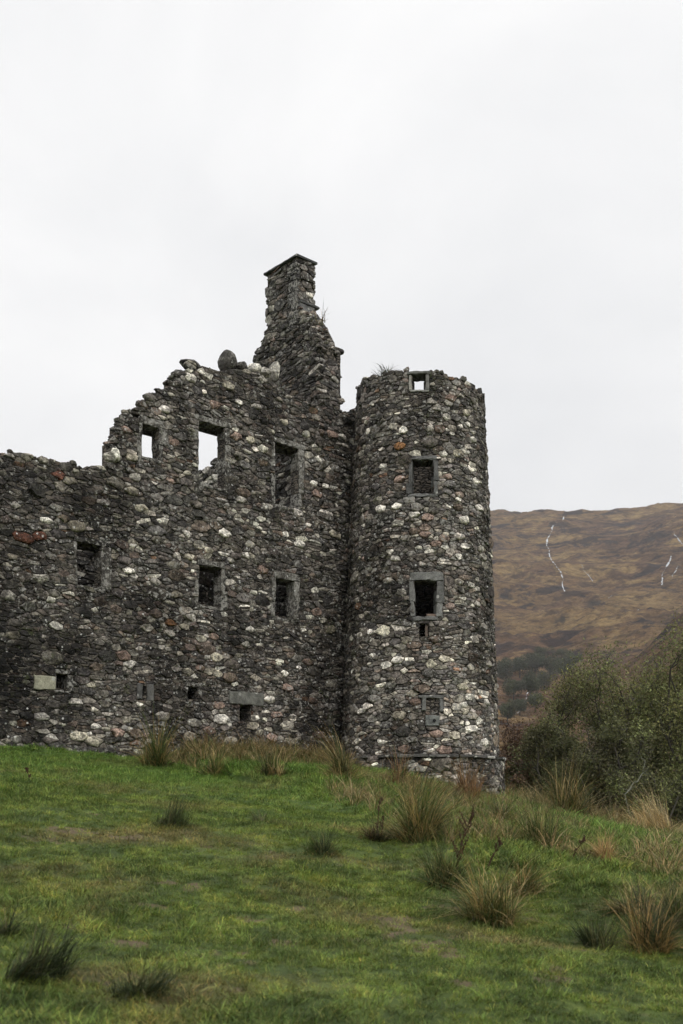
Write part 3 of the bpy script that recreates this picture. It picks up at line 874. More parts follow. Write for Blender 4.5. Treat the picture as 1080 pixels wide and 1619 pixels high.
# ---- the cross wall with gable and chimney stack
UG = wall_uv(505, 640)[0]; UG2 = wall_uv(538, 640)[0]
def cross_map(u, v, w_):
    """patch on the left face of the gable: u runs into the building, v up, w into the gable"""
    u = np.asarray(u, float)[..., None]; v = np.asarray(v, float)[..., None]; w_ = np.asarray(w_, float)[..., None]
    return W0 + UG * DIR + u * INW + v * UP + w_ * DIR
def cross_uv(px, py, du=0.0):
    r = ray(px, py); o = np.array([0, 0, EYE]); q = W0 + (UG + du) * DIR
    t = ((q - o) @ DIR) / (r @ DIR); p = o + r * t - q
    return float(p @ INW), float(p[2])
OUT_PX = [(505, 640), (505, 549), (497, 527), (485, 503), (471, 482), (420.5, 506), (424, 514), (415, 530), (408, 552), (400, 572), (395, 602), (366, 672), (344, 726), (330, 738), (312, 748), (296, 770)]
OUT = [cross_uv(*p) for p in OUT_PX]
OUT = [(0.0, 0.5), (0.0, OUT[0][1])] + OUT[1:] + [(OUT[-1][0] + 0.4, 0.5)]
def in_poly(u, v, poly):
    c = False; n = len(poly)
    for i in range(n):
        a = poly[i]; b = poly[i - 1]
        if (a[1] > v) != (b[1] > v) and u < (b[0] - a[0]) * (v - a[1]) / (b[1] - a[1]) + a[0]: c = not c
    return c
gable = empty('chimney_gable', tuple(cross_map(1.5, 2.0, 0.4)))
tag(gable, 'tall dark gable wall carrying a square chimney stack behind the broken wall head', 'chimney gable')
gw = UG2 - UG
def shrink(poly, k):
    c = np.mean(poly, 0); return [tuple(c + (np.array(p) - c) * k) for p in poly]
def prism(name, root, poly, mapf, w0, w1, mat):
    n = len(poly); A = np.array([(p[0], p[1], w0) for p in poly] + [(p[0], p[1], w1) for p in poly])
    fc = [tuple(range(n)), tuple(range(2 * n - 1, n - 1, -1))] + [(i, i + n, (i + 1) % n + n, (i + 1) % n) for i in range(n)]
    me = make_mesh(name, mapf(A[:, 0], A[:, 1], A[:, 2]), fc, mat, False)
    return obj(name, me, root, tuple(root.location))
core_poly = [(max(p[0], 0.40) if p[1] < OUT[1][1] + 0.2 else max(p[0], 0.1), p[1] - 0.05) for p in OUT]
prism('gable_core', gable, core_poly, cross_map, 0.05, gw - 0.03, M_CORE)
gmax = max(p[1] for p in OUT); umax = max(p[0] for p in OUT)
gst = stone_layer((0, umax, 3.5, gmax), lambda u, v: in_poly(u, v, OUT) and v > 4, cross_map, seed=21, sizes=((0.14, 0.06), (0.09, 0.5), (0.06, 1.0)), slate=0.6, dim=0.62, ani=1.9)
# sloping shoulder of the gable, towards the range wall
sA = np.array(cross_uv(505, 549)); sB = np.array(cross_uv(471, 482)); sd = sB - sA; sl = np.linalg.norm(sd); sd /= sl; sn = np.array([sd[1], -sd[0]])
if sn[1] < 0: sn = -sn
def slope_map(u, v, w_):
    u = np.asarray(u, float); v = np.asarray(v, float); w_ = np.asarray(w_, float)
    a = sA[0] + sd[0] * v - sn[0] * w_; b_ = sA[1] + sd[1] * v - sn[1] * w_
    return cross_map(a, b_, u)
gst += stone_layer((0, gw, -0.05, sl), lambda u, v: 0.02 < u < gw - 0.02 and 0 < v < sl, slope_map, seed=22, box=(-0.03, gw + 0.03, -0.1, sl), slate=0.8, sizes=((0.14, 0.2), (0.09, 0.6), (0.06, 1.0)), feats=[(0.5, 0.5, 0.12, 'w'), (0.4, 0.9, 0.10, 'w'), (0.55, 1.25, 0.10, 'c')], proud=1.6)
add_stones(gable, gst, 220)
rng = random.Random(77)
for i in range(60):
    k = rng.uniform(0, 1); seg = OUT[2:6] if k < 0.35 else OUT[7:-2]
    j = rng.randrange(len(seg) - 1); t = rng.random()
    a = np.array(seg[j]) * (1 - t) + np.array(seg[j + 1]) * t
    p = cross_map(a[0], a[1] - 0.03, rng.uniform(0.10, gw - 0.16))
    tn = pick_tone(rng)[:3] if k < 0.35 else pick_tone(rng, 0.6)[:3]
    boulder(gable, p, 0.09, rng.uniform(0.08, 0.16), rng.uniform(0.03, 0.06), tn, 2000 + i, lean=rng.uniform(-.25, .25))

# stack
kn = cross_uv(470, 480)[0]; kf = cross_uv(420.5, 500)[0]; kt = cross_uv(470, 405)[1]; kb = cross_uv(471, 484)[1] - 0.55
kw0, kw1 = -0.01, 0.71
su0 = prism('stack_core', gable, [(kn + 0.05, kb), (kn + 0.05, kt), (kf - 0.05, kt), (kf - 0.05, kb)], cross_map, kw0 + 0.04, kw1 - 0.04, M_CORE)
def stack_front(u, v, w_):
    u = np.asarray(u, float); v = np.asarray(v, float); w_ = np.asarray(w_, float)
    return cross_map(kn + w_, v, u)
def stack_right(u, v, w_):
    return cross_map(u, v, kw1 - np.asarray(w_, float))
def stack_back(u, v, w_):
    return cross_map(kf - np.asarray(w_, float), v, u)
kst = []
ssz = ((0.15, 0.2), (0.095, 0.7), (0.06, 1.0))
for k, (mf, a0, a1) in enumerate([(lambda u, v, w_: cross_map(u, v, np.asarray(w_, float) + kw0), kn, kf), (stack_front, kw0, kw1), (stack_right, kn, kf), (stack_back, kw0, kw1)]):
    vb = kb if k != 1 else cross_uv(471, 480)[1]
    q = []
    if k in (0, 1):
        rq = random.Random(60 + k); y0 = vb + 0.05
        while y0 < kt - 0.25:
            h = rq.uniform(0.14, 0.36); wd = rq.uniform(0.14, 0.5)
            if k == 0: q.append((kn - 0.01, kn + wd, y0, y0 + h - 0.015))
            y0 += h
        if k == 0:
            for qi, b_ in enumerate(q): block('quoin', gable, mf, b_[0], b_[1], b_[2], b_[3], -0.035, 0.1, tone_g(rq, (0.070, 0.069, 0.068)), 3000 + qi, 0.02, mat=M_STONE)
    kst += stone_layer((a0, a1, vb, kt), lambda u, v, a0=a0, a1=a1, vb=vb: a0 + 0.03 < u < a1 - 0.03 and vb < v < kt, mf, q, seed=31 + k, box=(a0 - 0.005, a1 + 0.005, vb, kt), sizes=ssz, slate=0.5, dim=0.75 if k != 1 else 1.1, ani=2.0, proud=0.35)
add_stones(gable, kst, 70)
# thin slab cap and drip courses
block('cap_slab', gable, cross_map, kn - 0.04, kf + 0.05, kt, kt + 0.05, kw0 - 0.05, kw1 + 0.05, (0.075, 0.076, 0.08), 41)
vd = cross_uv(471, 478)[1]
block('drip_course', gable, stack_front, kw0 + 0.05, kw1 + 0.07, vd, vd + 0.07, -0.13, 0.1, (0.11, 0.11, 0.11), 42)
block('shoulder_slab', gable, stack_front, kw0 + 0.05, kw1 - 0.1, vd - 0.27, vd - 0.004, -0.10, 0.12, (0.15, 0.15, 0.148), 43)

# ---- courtyard wall behind the range (seen through the windows)
rear = empty('courtyard_wall', tuple(wall_map(-8, 2.5, 5.0)))
tag(rear, 'low inner rubble wall glimpsed dark through the window openings', 'castle wall')
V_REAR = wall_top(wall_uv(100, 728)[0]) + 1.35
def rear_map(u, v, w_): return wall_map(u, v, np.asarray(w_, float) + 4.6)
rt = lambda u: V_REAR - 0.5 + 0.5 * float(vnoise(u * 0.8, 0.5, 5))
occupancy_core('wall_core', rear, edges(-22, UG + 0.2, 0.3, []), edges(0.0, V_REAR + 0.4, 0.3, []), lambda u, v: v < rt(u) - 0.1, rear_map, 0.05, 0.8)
add_stones(rear, stone_layer((-20, UG, 3.6, V_REAR + 0.4), lambda u, v: v < rt(u) and v > 3.7, rear_map, seed=51, sizes=((0.20, 0.15), (0.12, 1.0)), dim=0.4), 0)  # tone lowered for damp algae and to deepen the shade inside the windows
# unseen floor slab added inside to keep the ground-floor slits dark
vfl = 0.5 * (WIN['I'][3] + WIN['E'][2])
fl = [(U_LEFT, vfl), (U_LEFT, vfl + 0.3), (UG - 0.05, vfl + 0.3), (UG - 0.05, vfl)]
A = []
for w_ in (0.74, 4.55):
    for p in fl: A.append(wall_map(p[0], p[1], w_))
me = make_mesh('shade_floor', np.array(A), [(0, 1, 2, 3), (7, 6, 5, 4), (0, 4, 5, 1), (1, 5, 6, 2), (2, 6, 7, 3), (3, 7, 4, 0)], M_CORE, False)
obj('shade_floor', me, rear, tuple(rear.location))

# ---- the round tower: u along the girth (0 faces the camera, to the right positive), v up, w into the wall
TC = np.array([(664 - CX) / F * 31.7, 31.7]); TD = float(np.hypot(*TC)); AZ0 = math.atan2(TC[0], TC[1])
RB = 2.29
TY = np.array([620, 740, 850, 980, 1060, 1190]); TW = np.array([99, 105, 110.5, 115, 118.5, 123.0])
TV = EYE + (HOR - TY) / F * 31.7; TR = TD * np.sin(np.arctan(TW / F))
def t_rad(v): return np.interp(v, TV[::-1], TR[::-1])
def tower_map(u, v, w_, ref=RB):
    v = np.asarray(v, float); phi = np.asarray(u, float) / ref
    r = t_rad(v) - np.asarray(w_, float)
    # direction towards the camera is phi = 0
    a = AZ0 + math.pi - phi
    return np.stack([TC[0] + r * np.sin(a), TC[1] + r * np.cos(a), v + 0 * r], -1)
def tower_uv(px, py):
    r = ray(px, py); rad = 2.1
    for _ in range(5):
        a = r[0] ** 2 + 1; b = -2 * (r[0] * TC[0] + TC[1]); c = TC @ TC - rad * rad
        disc = max(0.0, b * b - 4 * a * c)
        t = (-b - math.sqrt(disc)) / (2 * a); p = np.array([r[0] * t, t]); v = EYE + r[2] * t; rad = float(t_rad(v))
    d = p - TC; a = math.atan2(d[0], d[1]); phi = (AZ0 + math.pi - a + math.pi) % (2 * math.pi) - math.pi
    return phi * RB, v
def trect(xl, xr, yt, yb):
    xm = (xl + xr) / 2
    u0 = tower_uv(xl, yb)[0]; u1 = tower_uv(xr, yb)[0]; return (u0, u1, tower_uv(xm, yb)[1], tower_uv(xm, yt)[1])
TWN = {'A': trect(651, 673, 592, 617), 'B': trect(651, 686, 727, 781), 'C': trect(655, 691, 918, 975), 'D': trect(663, 678, 986, 1006), 'E': trect(674, 695, 1104, 1124)}
tprof = [(-1.57, 615), (-1.2, 604), (-0.75, 593), (-0.25, 588), (0.2, 586), (0.36, 590), (0.50, 598), (0.8, 606), (1.2, 620), (1.57, 626)]
tp_v = []
for ph, y in tprof:
    d = TD - 1.87 * math.cos(ph); tp_v.append(EYE + (HOR - y) / F * d)
tp_p = [p[0] for p in tprof]
T_TOP = max(tp_v)
def tower_top(u):
    ph = (u / RB + math.pi) % (2 * math.pi) - math.pi
    if abs(ph) > 1.57: return T_TOP - 0.45 + 0.2 * float(vnoise(ph * 6, 0.2, 8))
    return float(np.interp(ph, tp_p, tp_v)) + 0.24 * float(vnoise(ph * 5.5, 0.7, 19)) * (abs(ph - 0.02) > 0.22) + 0.09 * float(vnoise(ph * 16, 0.7, 20))
tower = empty('round_tower', (TC[0], TC[1], float(ground_z(TC[0], TC[1] - 2.3))))
tag(tower, 'round roofless rubble tower with three square windows, at the right end of the wall', 'tower')
TPL = {'B': plan(TWN['B'], 700, 0.10, 0.11, 0.16, 0.20, 2), 'C': plan(TWN['C'], 744, 0.26, 0.14, 0.21, 0.24, 2)}
TSUR = {'A': (TWN['A'][0] - .11, TWN['A'][1] + .13, TWN['A'][2] - .05, TWN['A'][3] + .3), 'B': TWN['B'], 'C': TWN['C'], 'D': TWN['D'],
        'E': (TWN['E'][0] - .13, TWN['E'][1] + .11, TWN['E'][2] - .02, TWN['E'][3] + .10), 'F': trect(672, 694.5, 1131.5, 1147.5)}
for k in TPL:
    for q, e_ in enumerate(TPL[k]): TSUR[k + str(q)] = e_[1:]
def t_open(u, v, grow=0.0):
    for k, (a, b, c, d) in TWN.items():
        if k == 'E': continue
        gg = grow if k in 'BC' else 0
        if a - gg < u < b + gg and c - gg < v < d: return True
    return False
GIRTH = 2 * math.pi * RB
ux = [x for k in 'ABCD' for x in TWN[k][:2]]; vx = [x for k in 'ABCD' for x in TWN[k][2:]]
tus = edges(-GIRTH / 2, GIRTH / 2, 0.17, ux); tvs = edges(-2.5, T_TOP + 0.3, 0.17, vx)
def t_wob(u, v, w_): return tower_map(u, v, w_ + 0.03 * vnoise(np.asarray(u) * 3.3, np.asarray(v) * 3.3, 14))
occupancy_core('wall_face', tower, tus[:-1] if False else tus, tvs, lambda u, v: v < tower_top(u) - 0.09 and not t_open(u, v), t_wob, 0.012, 0.34)
tus2 = edges(-GIRTH / 2, GIRTH / 2, 0.2, [x for k in 'BC' for x in (TWN[k][0] - .25, TWN[k][1] + .25)] + list(TWN['A'][:2]) + list(TWN['D'][:2]))
occupancy_core('wall_core', tower, tus2, tvs, lambda u, v: v < tower_top(u) - 0.14 and not t_open(u, v, 0.25), t_wob, 0.345, 0.62)

TF = [(680, 678, .11, 'w'), (638, 681, .11, 'w'), (690, 644, .12, 'w'), (681, 635, .11, 'w'), (709, 637, .12, 'w'), (737, 653, .12, 'c'), (707, 659, .11, 'w'), (739, 670, .09, 'w'), (632, 706, .14, 'o'),
      (726, 718, .13, 'c'), (709, 753, .12, 'p'), (608, 736, .10, 'w'), (575, 749, .09, 'w'), (602, 805, .14, 'w'), (627, 800, .13, 'w'), (655, 814, .12, 'w'), (676, 818, .15, 'p'), (629, 827, .14, 'w'),
      (734, 822, .15, 'w'), (734, 863, .12, 'w'), (616, 872, .10, 'w'), (625, 883, .11, 'w'), (761, 868, .14, 'w'), (764, 881, .13, 'w'), (634, 937, .13, 'w'), (757, 802, .12, 'w'), (708, 778, .11, 'g'), (725, 789, .08, 'w'),
      (713, 630, .14, 'p'), (725, 803, .13, 'b'), (627, 1043, .12, 'w'), (610, 1052, .12, 'w'), (674, 1031, .09, 'w'), (652, 1097, .11, 'c'), (742, 1102, .13, 'w'), (734, 1114, .10, 'w'), (732, 1086, .13, 'c'),
      (571, 1124, .11, 'w'), (631, 1131, .17, 'c'), (656, 1110, .13, 'p'), (703, 1185, .15, 'p'), (639, 1184, .13, 'p'), (766, 1174, .13, 'w'), (746, 1152, .15, 'w'), (750, 1011, .14, 'w'), (774, 1049, .14, 'w'), (764, 1079, .12, 'c'),
      (748, 1039, .16, 'b'), (703, 1042, .12, 'c'), (680, 1065, .16, 'g'), (667, 1088, .17, 'b'), (639, 1157, .20, 'g'), (695, 678, .15, 'p'), (720, 660, .15, 'g'), (655, 840, .12, 'b'), (672, 845, .12, 'p'), (690, 860, .12, 'p'),
      (600, 660, .12, 'g'), (590, 690, .13, 'g'), (632, 757, .14, 'p'), (712, 765, .15, 'g'), (745, 925, .12, 'w'), (765, 990, .12, 'w'), (772, 1020, .12, 'c'), (755, 955, .12, 'w'), (735, 1125, .10, 'c'), (757, 1140, .12, 'w'),
      (720, 1162, .14, 'c'), (690, 1160, .14, 'p'), (770, 1110, .12, 'w'), (590, 925, .14, 'g'), (690, 1010, .14, 'b'), (655, 1020, .15, 'b'), (643, 1012, .11, 'c'), (725, 880, .10, 'w'), (752, 760, .11, 'w'), (748, 695, .10, 'w')]
VPL = tower_uv(700, 1194)[1]
T_TONES = tone_patches([(565, 800, 26, 200, .15), (690, 900, 60, 45, .3), (620, 720, 50, 40, .3), (660, 960, 90, 30, .25), (690, 1110, 100, 90, -.6), (740, 1020, 50, 190, -.45)], tower_uv)  # stone tone darker in patches and at the left edge, paler lower right
tst = stone_layer((-GIRTH * 0.31, GIRTH * 0.31, VPL - 0.1, T_TOP + 0.2), lambda u, v: abs(u) < GIRTH * 0.285 and VPL + 0.02 < v < tower_top(u), tower_map, list(TSUR.values()), px_feats(TF, tower_uv), seed=61, dim=1.12, patch_tone=T_TONES)
# stones blocking the small framed recess
a, b, c, d = TWN['E']
tst += stone_layer((a, b, c, d), lambda u, v: a < u < b and c < v < d, lambda u, v, w_: tower_map(u, v, np.asarray(w_) + 0.05), [], [], seed=63, sizes=((0.11, 1.0), (0.07, 1.0)), dim=1.6, slate=0.1)
# battered plinth
def pl_map(u, v, w_): return tower_map(u, v, np.asarray(w_, float) - 0.13 - 0.03 * (VPL - np.asarray(v, float)))
tst += stone_layer((-GIRTH * .31, GIRTH * .31, 0.6, VPL - 0.06), lambda u, v: abs(u) < GIRTH * 0.285 and 0.8 < v < VPL - 0.08, pl_map, seed=64, dim=1.35)
def facing_t(c):
    d = c[:2] - TC; return 1.0 if (d @ TC) < -0.2 * TD else 0.05
add_stones(tower, tst, 300, facing_t)
occupancy_core('plinth', tower, edges(-GIRTH / 2, GIRTH / 2, 0.2, []), edges(-2.5, VPL - 0.02, 0.25, []), lambda u, v: True, pl_map, 0.04, 0.2)
# string course on top of the plinth, in slabs
rng = random.Random(9); u = -GIRTH * 0.30; i = 0
while u < GIRTH * 0.30:
    wd = rng.uniform(0.3, 0.62)
    if rng.random() > (0.06 if u > -0.4 else 0.35):
        tn = tone_g(rng, (0.10, 0.096, 0.09)) if rng.random() < 0.7 else (0.42, 0.41, 0.38)
        block('string_course_slab', tower, tower_map, u, u + wd - 0.02, VPL - 0.06, VPL + 0.015 + rng.uniform(-.012, .012), -0.20 + rng.uniform(-.015, .015), 0.1, tn, 5000 + i)
    u += wd; i += 1

gt = (0.155, 0.155, 0.148)
lay(tower, tower_map, TPL['B'], 700, (0.115, 0.115, 0.112)); lay(tower, tower_map, TPL['C'], 740, gt, -0.045)
a, b, c, d = TWN['A']
block('lintel', tower, tower_map, a - 0.16, b + 0.16, d, d + 0.08, -0.06, 0.5, (0.13, 0.13, 0.12), 760); block('jamb_stone', tower, tower_map, a - 0.1, a, c, d - 0.004, -0.04, 0.5, (0.3, 0.29, 0.26), 761)
block('jamb_stone', tower, tower_map, b, b + 0.12, c, d - 0.004, -0.04, 0.5, (0.16, 0.155, 0.145), 762); block('sill', tower, tower_map, a - 0.05, b + 0.12, c - 0.05, c - 0.003, -0.05, 0.5, (0.28, 0.28, 0.26), 763)
a, b, c, d = TWN['E']
block('jamb_stone', tower, tower_map, a - 0.12, a - 0.002, c, d, -0.05, 0.15, gt, 770); block('jamb_stone', tower, tower_map, b + 0.002, b + 0.10, c - 0.02, d, -0.05, 0.15, gt, 771)
block('lintel', tower, tower_map, a - 0.22, b + 0.12, d + 0.005, d + 0.08, -0.06, 0.15, gt, 772)
a, b, c, d = TSUR['F']; um, vm = (a + b) / 2 + 0.05, (c + d) / 2
hb = block('vent_stone', tower, tower_map, a, b, c, d, -0.05, 0.15, (0.17, 0.178, 0.168), 773)
th = np.linspace(0, 2 * math.pi, 13)[:-1]
P = tower_map(um + 0.045 * np.cos(th), vm + 0.045 * np.sin(th), np.full(12, -0.071)); P2 = tower_map(um + 0.038 * np.cos(th), vm + 0.038 * np.sin(th), np.full(12, -0.058))
mt, _tt, _bb = new_mat('hole_shade_black'); _bb.inputs['Base Color'].default_value = (0.006, 0.006, 0.006, 1)
me = make_mesh('vent_hole', np.concatenate([P, P2]), [(i, (i + 1) % 12, 12 + (i + 1) % 12, 12 + i) for i in range(12)] + [tuple(range(12, 24))], mt, False)  # shallow dish painted black to stand in for the hole's unlit depth
obj('vent_hole', me, tower, P.mean(0))
rng = random.Random(15)
for i in range(26):
    u = -2.6 + i * 0.2 + rng.uniform(-.07, .07)
    if TWN['A'][0] - 0.2 < u < TWN['A'][1] + 0.2: continue
    p = tower_map(u, tower_top(u) - 0.02, rng.uniform(0.12, 0.4))
    boulder(tower, p, rng.uniform(0.07, 0.17), 0.16, rng.uniform(0.05, 0.12), pick_tone(rng)[:3], 6000 + i, lean=rng.uniform(-.4, .4))

# ---- timber props left in the tower window
def timber(name, label, mapf, u0, u1, v0, v1, w0, w1, tone, seed):
    me = None
    o = block(name, None, mapf, u0, u1, v0, v1, w0, w1, tone, seed, 0.004, mat=M_WOOD)
    tag(o, label, 'timber'); return o
a, b, c, d = TWN['C']
timber('timber_board', 'brown timber board lying on the sill of the middle tower window', tower_map, a + 0.36, b - 0.01, c + 0.004, c + 0.09, 0.05, 0.16, (0.17, 0.125, 0.095), 1)
a, b, c, d = TWN['D']
timber('timber_post', 'short brown timber post in the slot under the middle tower window', tower_map, a + 0.17, b - 0.01, c, d - 0.005, 0.06, 0.16, (0.13, 0.10, 0.08), 2)

# ------------------------------------------------------------------ grasses
def blades(rng, n, rad, h, hv, width, lean, bend, segs=2, fan=None):
    """n curved blades from a round base; returns verts, faces, blade index per vertex"""
    V = []; Fc = []; B = []
    for k in range(n):
        a = rng.uniform(0, 2 * math.pi); r = rad * math.sqrt(rng.random())
        bx, by = r * math.cos(a), r * math.sin(a)
        ha = a + rng.gauss(0, 1.1) if fan is None else fan + rng.uniform(-1.1, 1.1)
        hh = h * rng.uniform(1 - hv, 1 + hv * 0.6); ln = lean * rng.uniform(0.2, 1.3) * (0.4 + 0.6 * r / max(rad, 1e-6)); bd = bend * rng.uniform(0.2, 1.5) + (rng.uniform(0.3, 1.2) if rng.random() < 0.22 else 0)
        dx, dy = math.cos(ha), math.sin(ha); wx, wy = -math.sin(ha + rng.uniform(-1.2, 1.2)), math.cos(ha + rng.uniform(-1.2, 1.2))
        o = len(V)
        for s in range(segs + 1):
            t = s / segs; out_ = hh * (ln * t + bd * t * t); z = hh * (t - 0.45 * bd * t * t)
            w2 = width * (1 - t) ** 0.6 * 0.5 + 0.0002
            if s < segs:
                V.append((bx + dx * out_ - wx * w2, by + dy * out_ - wy * w2, z)); V.append((bx + dx * out_ + wx * w2, by + dy * out_ + wy * w2, z)); B += [k, k]
            else:
                V.append((bx + dx * out_, by + dy * out_, z)); B.append(k)
        for s in range(segs):
            i = o + 2 * s
            if s < segs - 1: Fc.append((i, i + 1, i + 3, i + 2))
            else: Fc.append((i, i + 1, i + 2))
    return V, Fc, B

def blade_tones(rng, B, pal):
    n = max(B) + 1 if B else 0
    cs_ = []
    for _ in range(n):
        c = rng.choice(pal); k = rng.uniform(0.5, 1.4); cs_.append((c[0] * k, c[1] * k, c[2] * k, 1))
    return [cs_[b] for b in B]

src = bpy.data.collections.new('grass_sources'); src2 = bpy.data.collections.new('straw_sources')   # not linked to the scene
for i in range(7):
    rng = random.Random(40 + i)
    V, Fc, B = blades(rng, 30, 0.085, (0.05, 0.06, 0.075, 0.045, 0.085, 0.055, 0.065)[i], 0.55, 0.0066, 0.75, 0.8)
    V = [(x, y, z - 0.006) for x, y, z in V]
    pal = [(1, 1, 1), (0.8, 0.85, 0.75), (1.25, 1.15, 1.1), (1, 1, 1), (1.7, 1.2, 1.3), (0.6, 0.65, 0.55)]
    me = make_mesh('grass_clump', V, Fc, M_GRASS, True, blade_tones(rng, B, pal)); src.objects.link(bpy.data.objects.new('grass_clump', me))
STRAW = [(0.055, 0.065, 0.02), (0.09, 0.08, 0.03), (0.50, 0.34, 0.165), (0.36, 0.235, 0.10), (0.56, 0.44, 0.24), (0.20, 0.19, 0.065), (0.13, 0.16, 0.04), (0.12, 0.15, 0.04)]
for i in range(5):
    rng = random.Random(60 + i)
    V, Fc, B = blades(rng, 34, 0.12, (0.54, 0.42, 0.66, 0.36, 0.48)[i], 0.55, 0.0125, 0.34, 0.55, 4)
    me = make_mesh('straw_clump', V, Fc, M_STRAW, True, blade_tones(rng, B, STRAW)); src2.objects.link(bpy.data.objects.new('straw_clump', me))

def scatter(name, pts, rot, scl, coll, seed, tilt=0.25):
    me = bpy.data.meshes.new(name); me.from_pydata(pts.tolist(), [], [])
    a = me.attributes.new('rot', 'FLOAT_VECTOR', 'POINT'); a.data.foreach_set('vector', np.asarray(rot, np.float32).ravel())
    a = me.attributes.new('scl', 'FLOAT', 'POINT'); a.data.foreach_set('value', np.asarray(scl, np.float32))
    o = bpy.data.objects.new(name, me); COL.objects.link(o)
    ng = bpy.data.node_groups.new(name + '_nodes', 'GeometryNodeTree')
    ng.interface.new_socket('Geometry', in_out='INPUT', socket_type='NodeSocketGeometry'); ng.interface.new_socket('Geometry', in_out='OUTPUT', socket_type='NodeSocketGeometry')
    gi = ng.nodes.new('NodeGroupInput'); go = ng.nodes.new('NodeGroupOutput'); ip = ng.nodes.new('GeometryNodeInstanceOnPoints'); ci = ng.nodes.new('GeometryNodeCollectionInfo')
    ci.inputs['Collection'].default_value = coll; ci.inputs['Separate Children'].default_value = True; ci.inputs['Reset Children'].default_value = True
    rv = ng.nodes.new('FunctionNodeRandomValue'); rv.data_type = 'INT'
    na = ng.nodes.new('GeometryNodeInputNamedAttribute'); na.data_type = 'FLOAT_VECTOR'; na.inputs[0].default_value = 'rot'
    nb = ng.nodes.new('GeometryNodeInputNamedAttribute'); nb.data_type = 'FLOAT'; nb.inputs[0].default_value = 'scl'
    er = ng.nodes.new('FunctionNodeEulerToRotation')
    l = ng.links.new
    l(gi.outputs[0], ip.inputs['Points']); l(ci.outputs[0], ip.inputs['Instance']); ip.inputs['Pick Instance'].default_value = True
    ints = [s for s in rv.inputs if s.type == 'INT' and s.enabled]
    for s in rv.inputs:
        if s.type == 'INT':
            if s.name == 'Min': s.default_value = 0
            if s.name == 'Max': s.default_value = len(coll.objects) - 1
            if s.name == 'Seed': s.default_value = seed
    ro = [s for s in rv.outputs if s.type == 'INT'][0]
    l(ro, ip.inputs['Instance Index'])
    l([s for s in na.outputs if s.type == 'VECTOR'][0], er.inputs[0]); l(er.outputs[0], ip.inputs['Rotation'])
    l([s for s in nb.outputs if s.type == 'VALUE'][0], ip.inputs['Scale'])
    l(ip.outputs[0], go.inputs[0])
    md = o.modifiers.new('scatter', 'NODES'); md.node_group = ng
    return o

rs = np.random.default_rng(4)
pts = []
for (y0, y1, dens) in [(3.0, 7, 420), (7, 11, 420), (11, 17, 280), (17, 25, 130), (25, 40, 80)]:
    hw = 0.36 * y1 + 1.2; n = int((y1 - y0) * 2 * hw * dens)
    x = rs.uniform(-hw, hw, n); y = rs.uniform(y0, y1, n); k = np.abs(x) < 0.36 * y + 1.2; pts.append(np.c_[x[k], y[k]])
P = np.concatenate(pts)
# keep clear of the castle and of the worn, muddy spots
rel = P - W0[:2]; wdist = rel @ INW[:2]; ualong = rel @ DIR[:2]
keep = ~((wdist > -0.03) & (ualong < 1.5)) & (np.hypot(P[:, 0] - TC[0], P[:, 1] - TC[1]) > 2.45)
prob = 1 - 0.93 * worn_mask(P[:, 0], P[:, 1])
keep &= rs.random(len(P)) < prob
P = P[keep]
z = ground_z(P[:, 0], P[:, 1])
bank = sstep(0.0, 1.0, bank_side(P[:, 0], P[:, 1]))
lush = 1 + 0.5 * fbm(P[:, 0] / 0.6, P[:, 1] / 0.6, 71, 3) + 0.35 * fbm(P[:, 0] / 2.5, P[:, 1] / 2.5, 73, 2)
scl = np.clip(lush, 0.45, 1.8) * rs.uniform(0.7, 1.25, len(P)) * (0.66 + 0.62 * bank + 0.40 * sstep(12, 22, P[:, 1]))
rot = np.c_[rs.normal(0, 0.22, len(P)), rs.normal(0, 0.22, len(P)), rs.uniform(0, 6.283, len(P))]
tag(scatter('grass', np.c_[P, z], rot, scl, src, 3), 'short wet green turf covering the slope', 'grass', kind='stuff')

# straw-coloured long grass at the foot of the walls, on the bank and along the crest
pts = []; sc_ = []
def strew(n, fn, s0, s1):
    for _ in range(n):
        q = fn()
        if q is None: continue
        r_ = np.array(q) - W0[:2]
        if (r_ @ INW[:2] > -0.05 and r_ @ DIR[:2] < 1.5) or np.hypot(q[0] - TC[0], q[1] - TC[1]) < 2.5: continue
        pts.append((q[0], q[1], float(ground_z(q[0], q[1])) - 0.02)); sc_.append(rs.uniform(s0, s1))
ua, ub = wall_uv(225, 1200)[0], 0.2
def f_wall():
    u = rs.uniform(ua, ub); d = abs(rs.normal(0, 0.8)) + 0.1
    if rs.random() > 0.35 + 0.65 * (u - ua) / (ub - ua) + 0.6 * float(vnoise(u * 1.4, 0, 5)): return None
    p = W0 + u * DIR - d * INW; return p[:2]
strew(1300, f_wall, 0.4, 1.2)
def f_tower():
    a = AZ0 + math.pi - 1.45 - 2.8 * rs.random() ** 0.6; d = 2.55 + abs(rs.normal(0, 0.7)); return TC + d * np.array([math.sin(a), math.cos(a)])
strew(900, f_tower, 0.25, 0.95)
def f_crest():
    t = rs.uniform(-0.1, 1.25); p = np.array([5.0, 31.5]) * (1 - t) + np.array([8.6, 24.5]) * t; return p + rs.normal(0, 0.45, 2) + [0.45, 0.2]
strew(620, f_crest, 0.5, 1.1)
def f_bank():
    x = rs.uniform(-0.2, 7.5); y = rs.uniform(8.5, 27); 
    s = bank_side(x, y)
    if s < 0.3 or abs(x) > 0.36 * y or rs.random() > sstep(0.0, 0.30, fbm(x / 1.3, y / 1.3, 91, 3)): return None
    return (x, y)
strew(4200, f_bank, 0.2, 0.8)
pts = np.array(pts); n = len(pts)
tag(scatter('straw_grass', pts, np.c_[rs.normal(0, .2, n), rs.normal(0, .2, n), rs.uniform(0, 6.28, n)], np.array(sc_), src2, 5), 'straw-coloured long grass along the foot of the castle and on the bank', 'grass', kind='stuff')

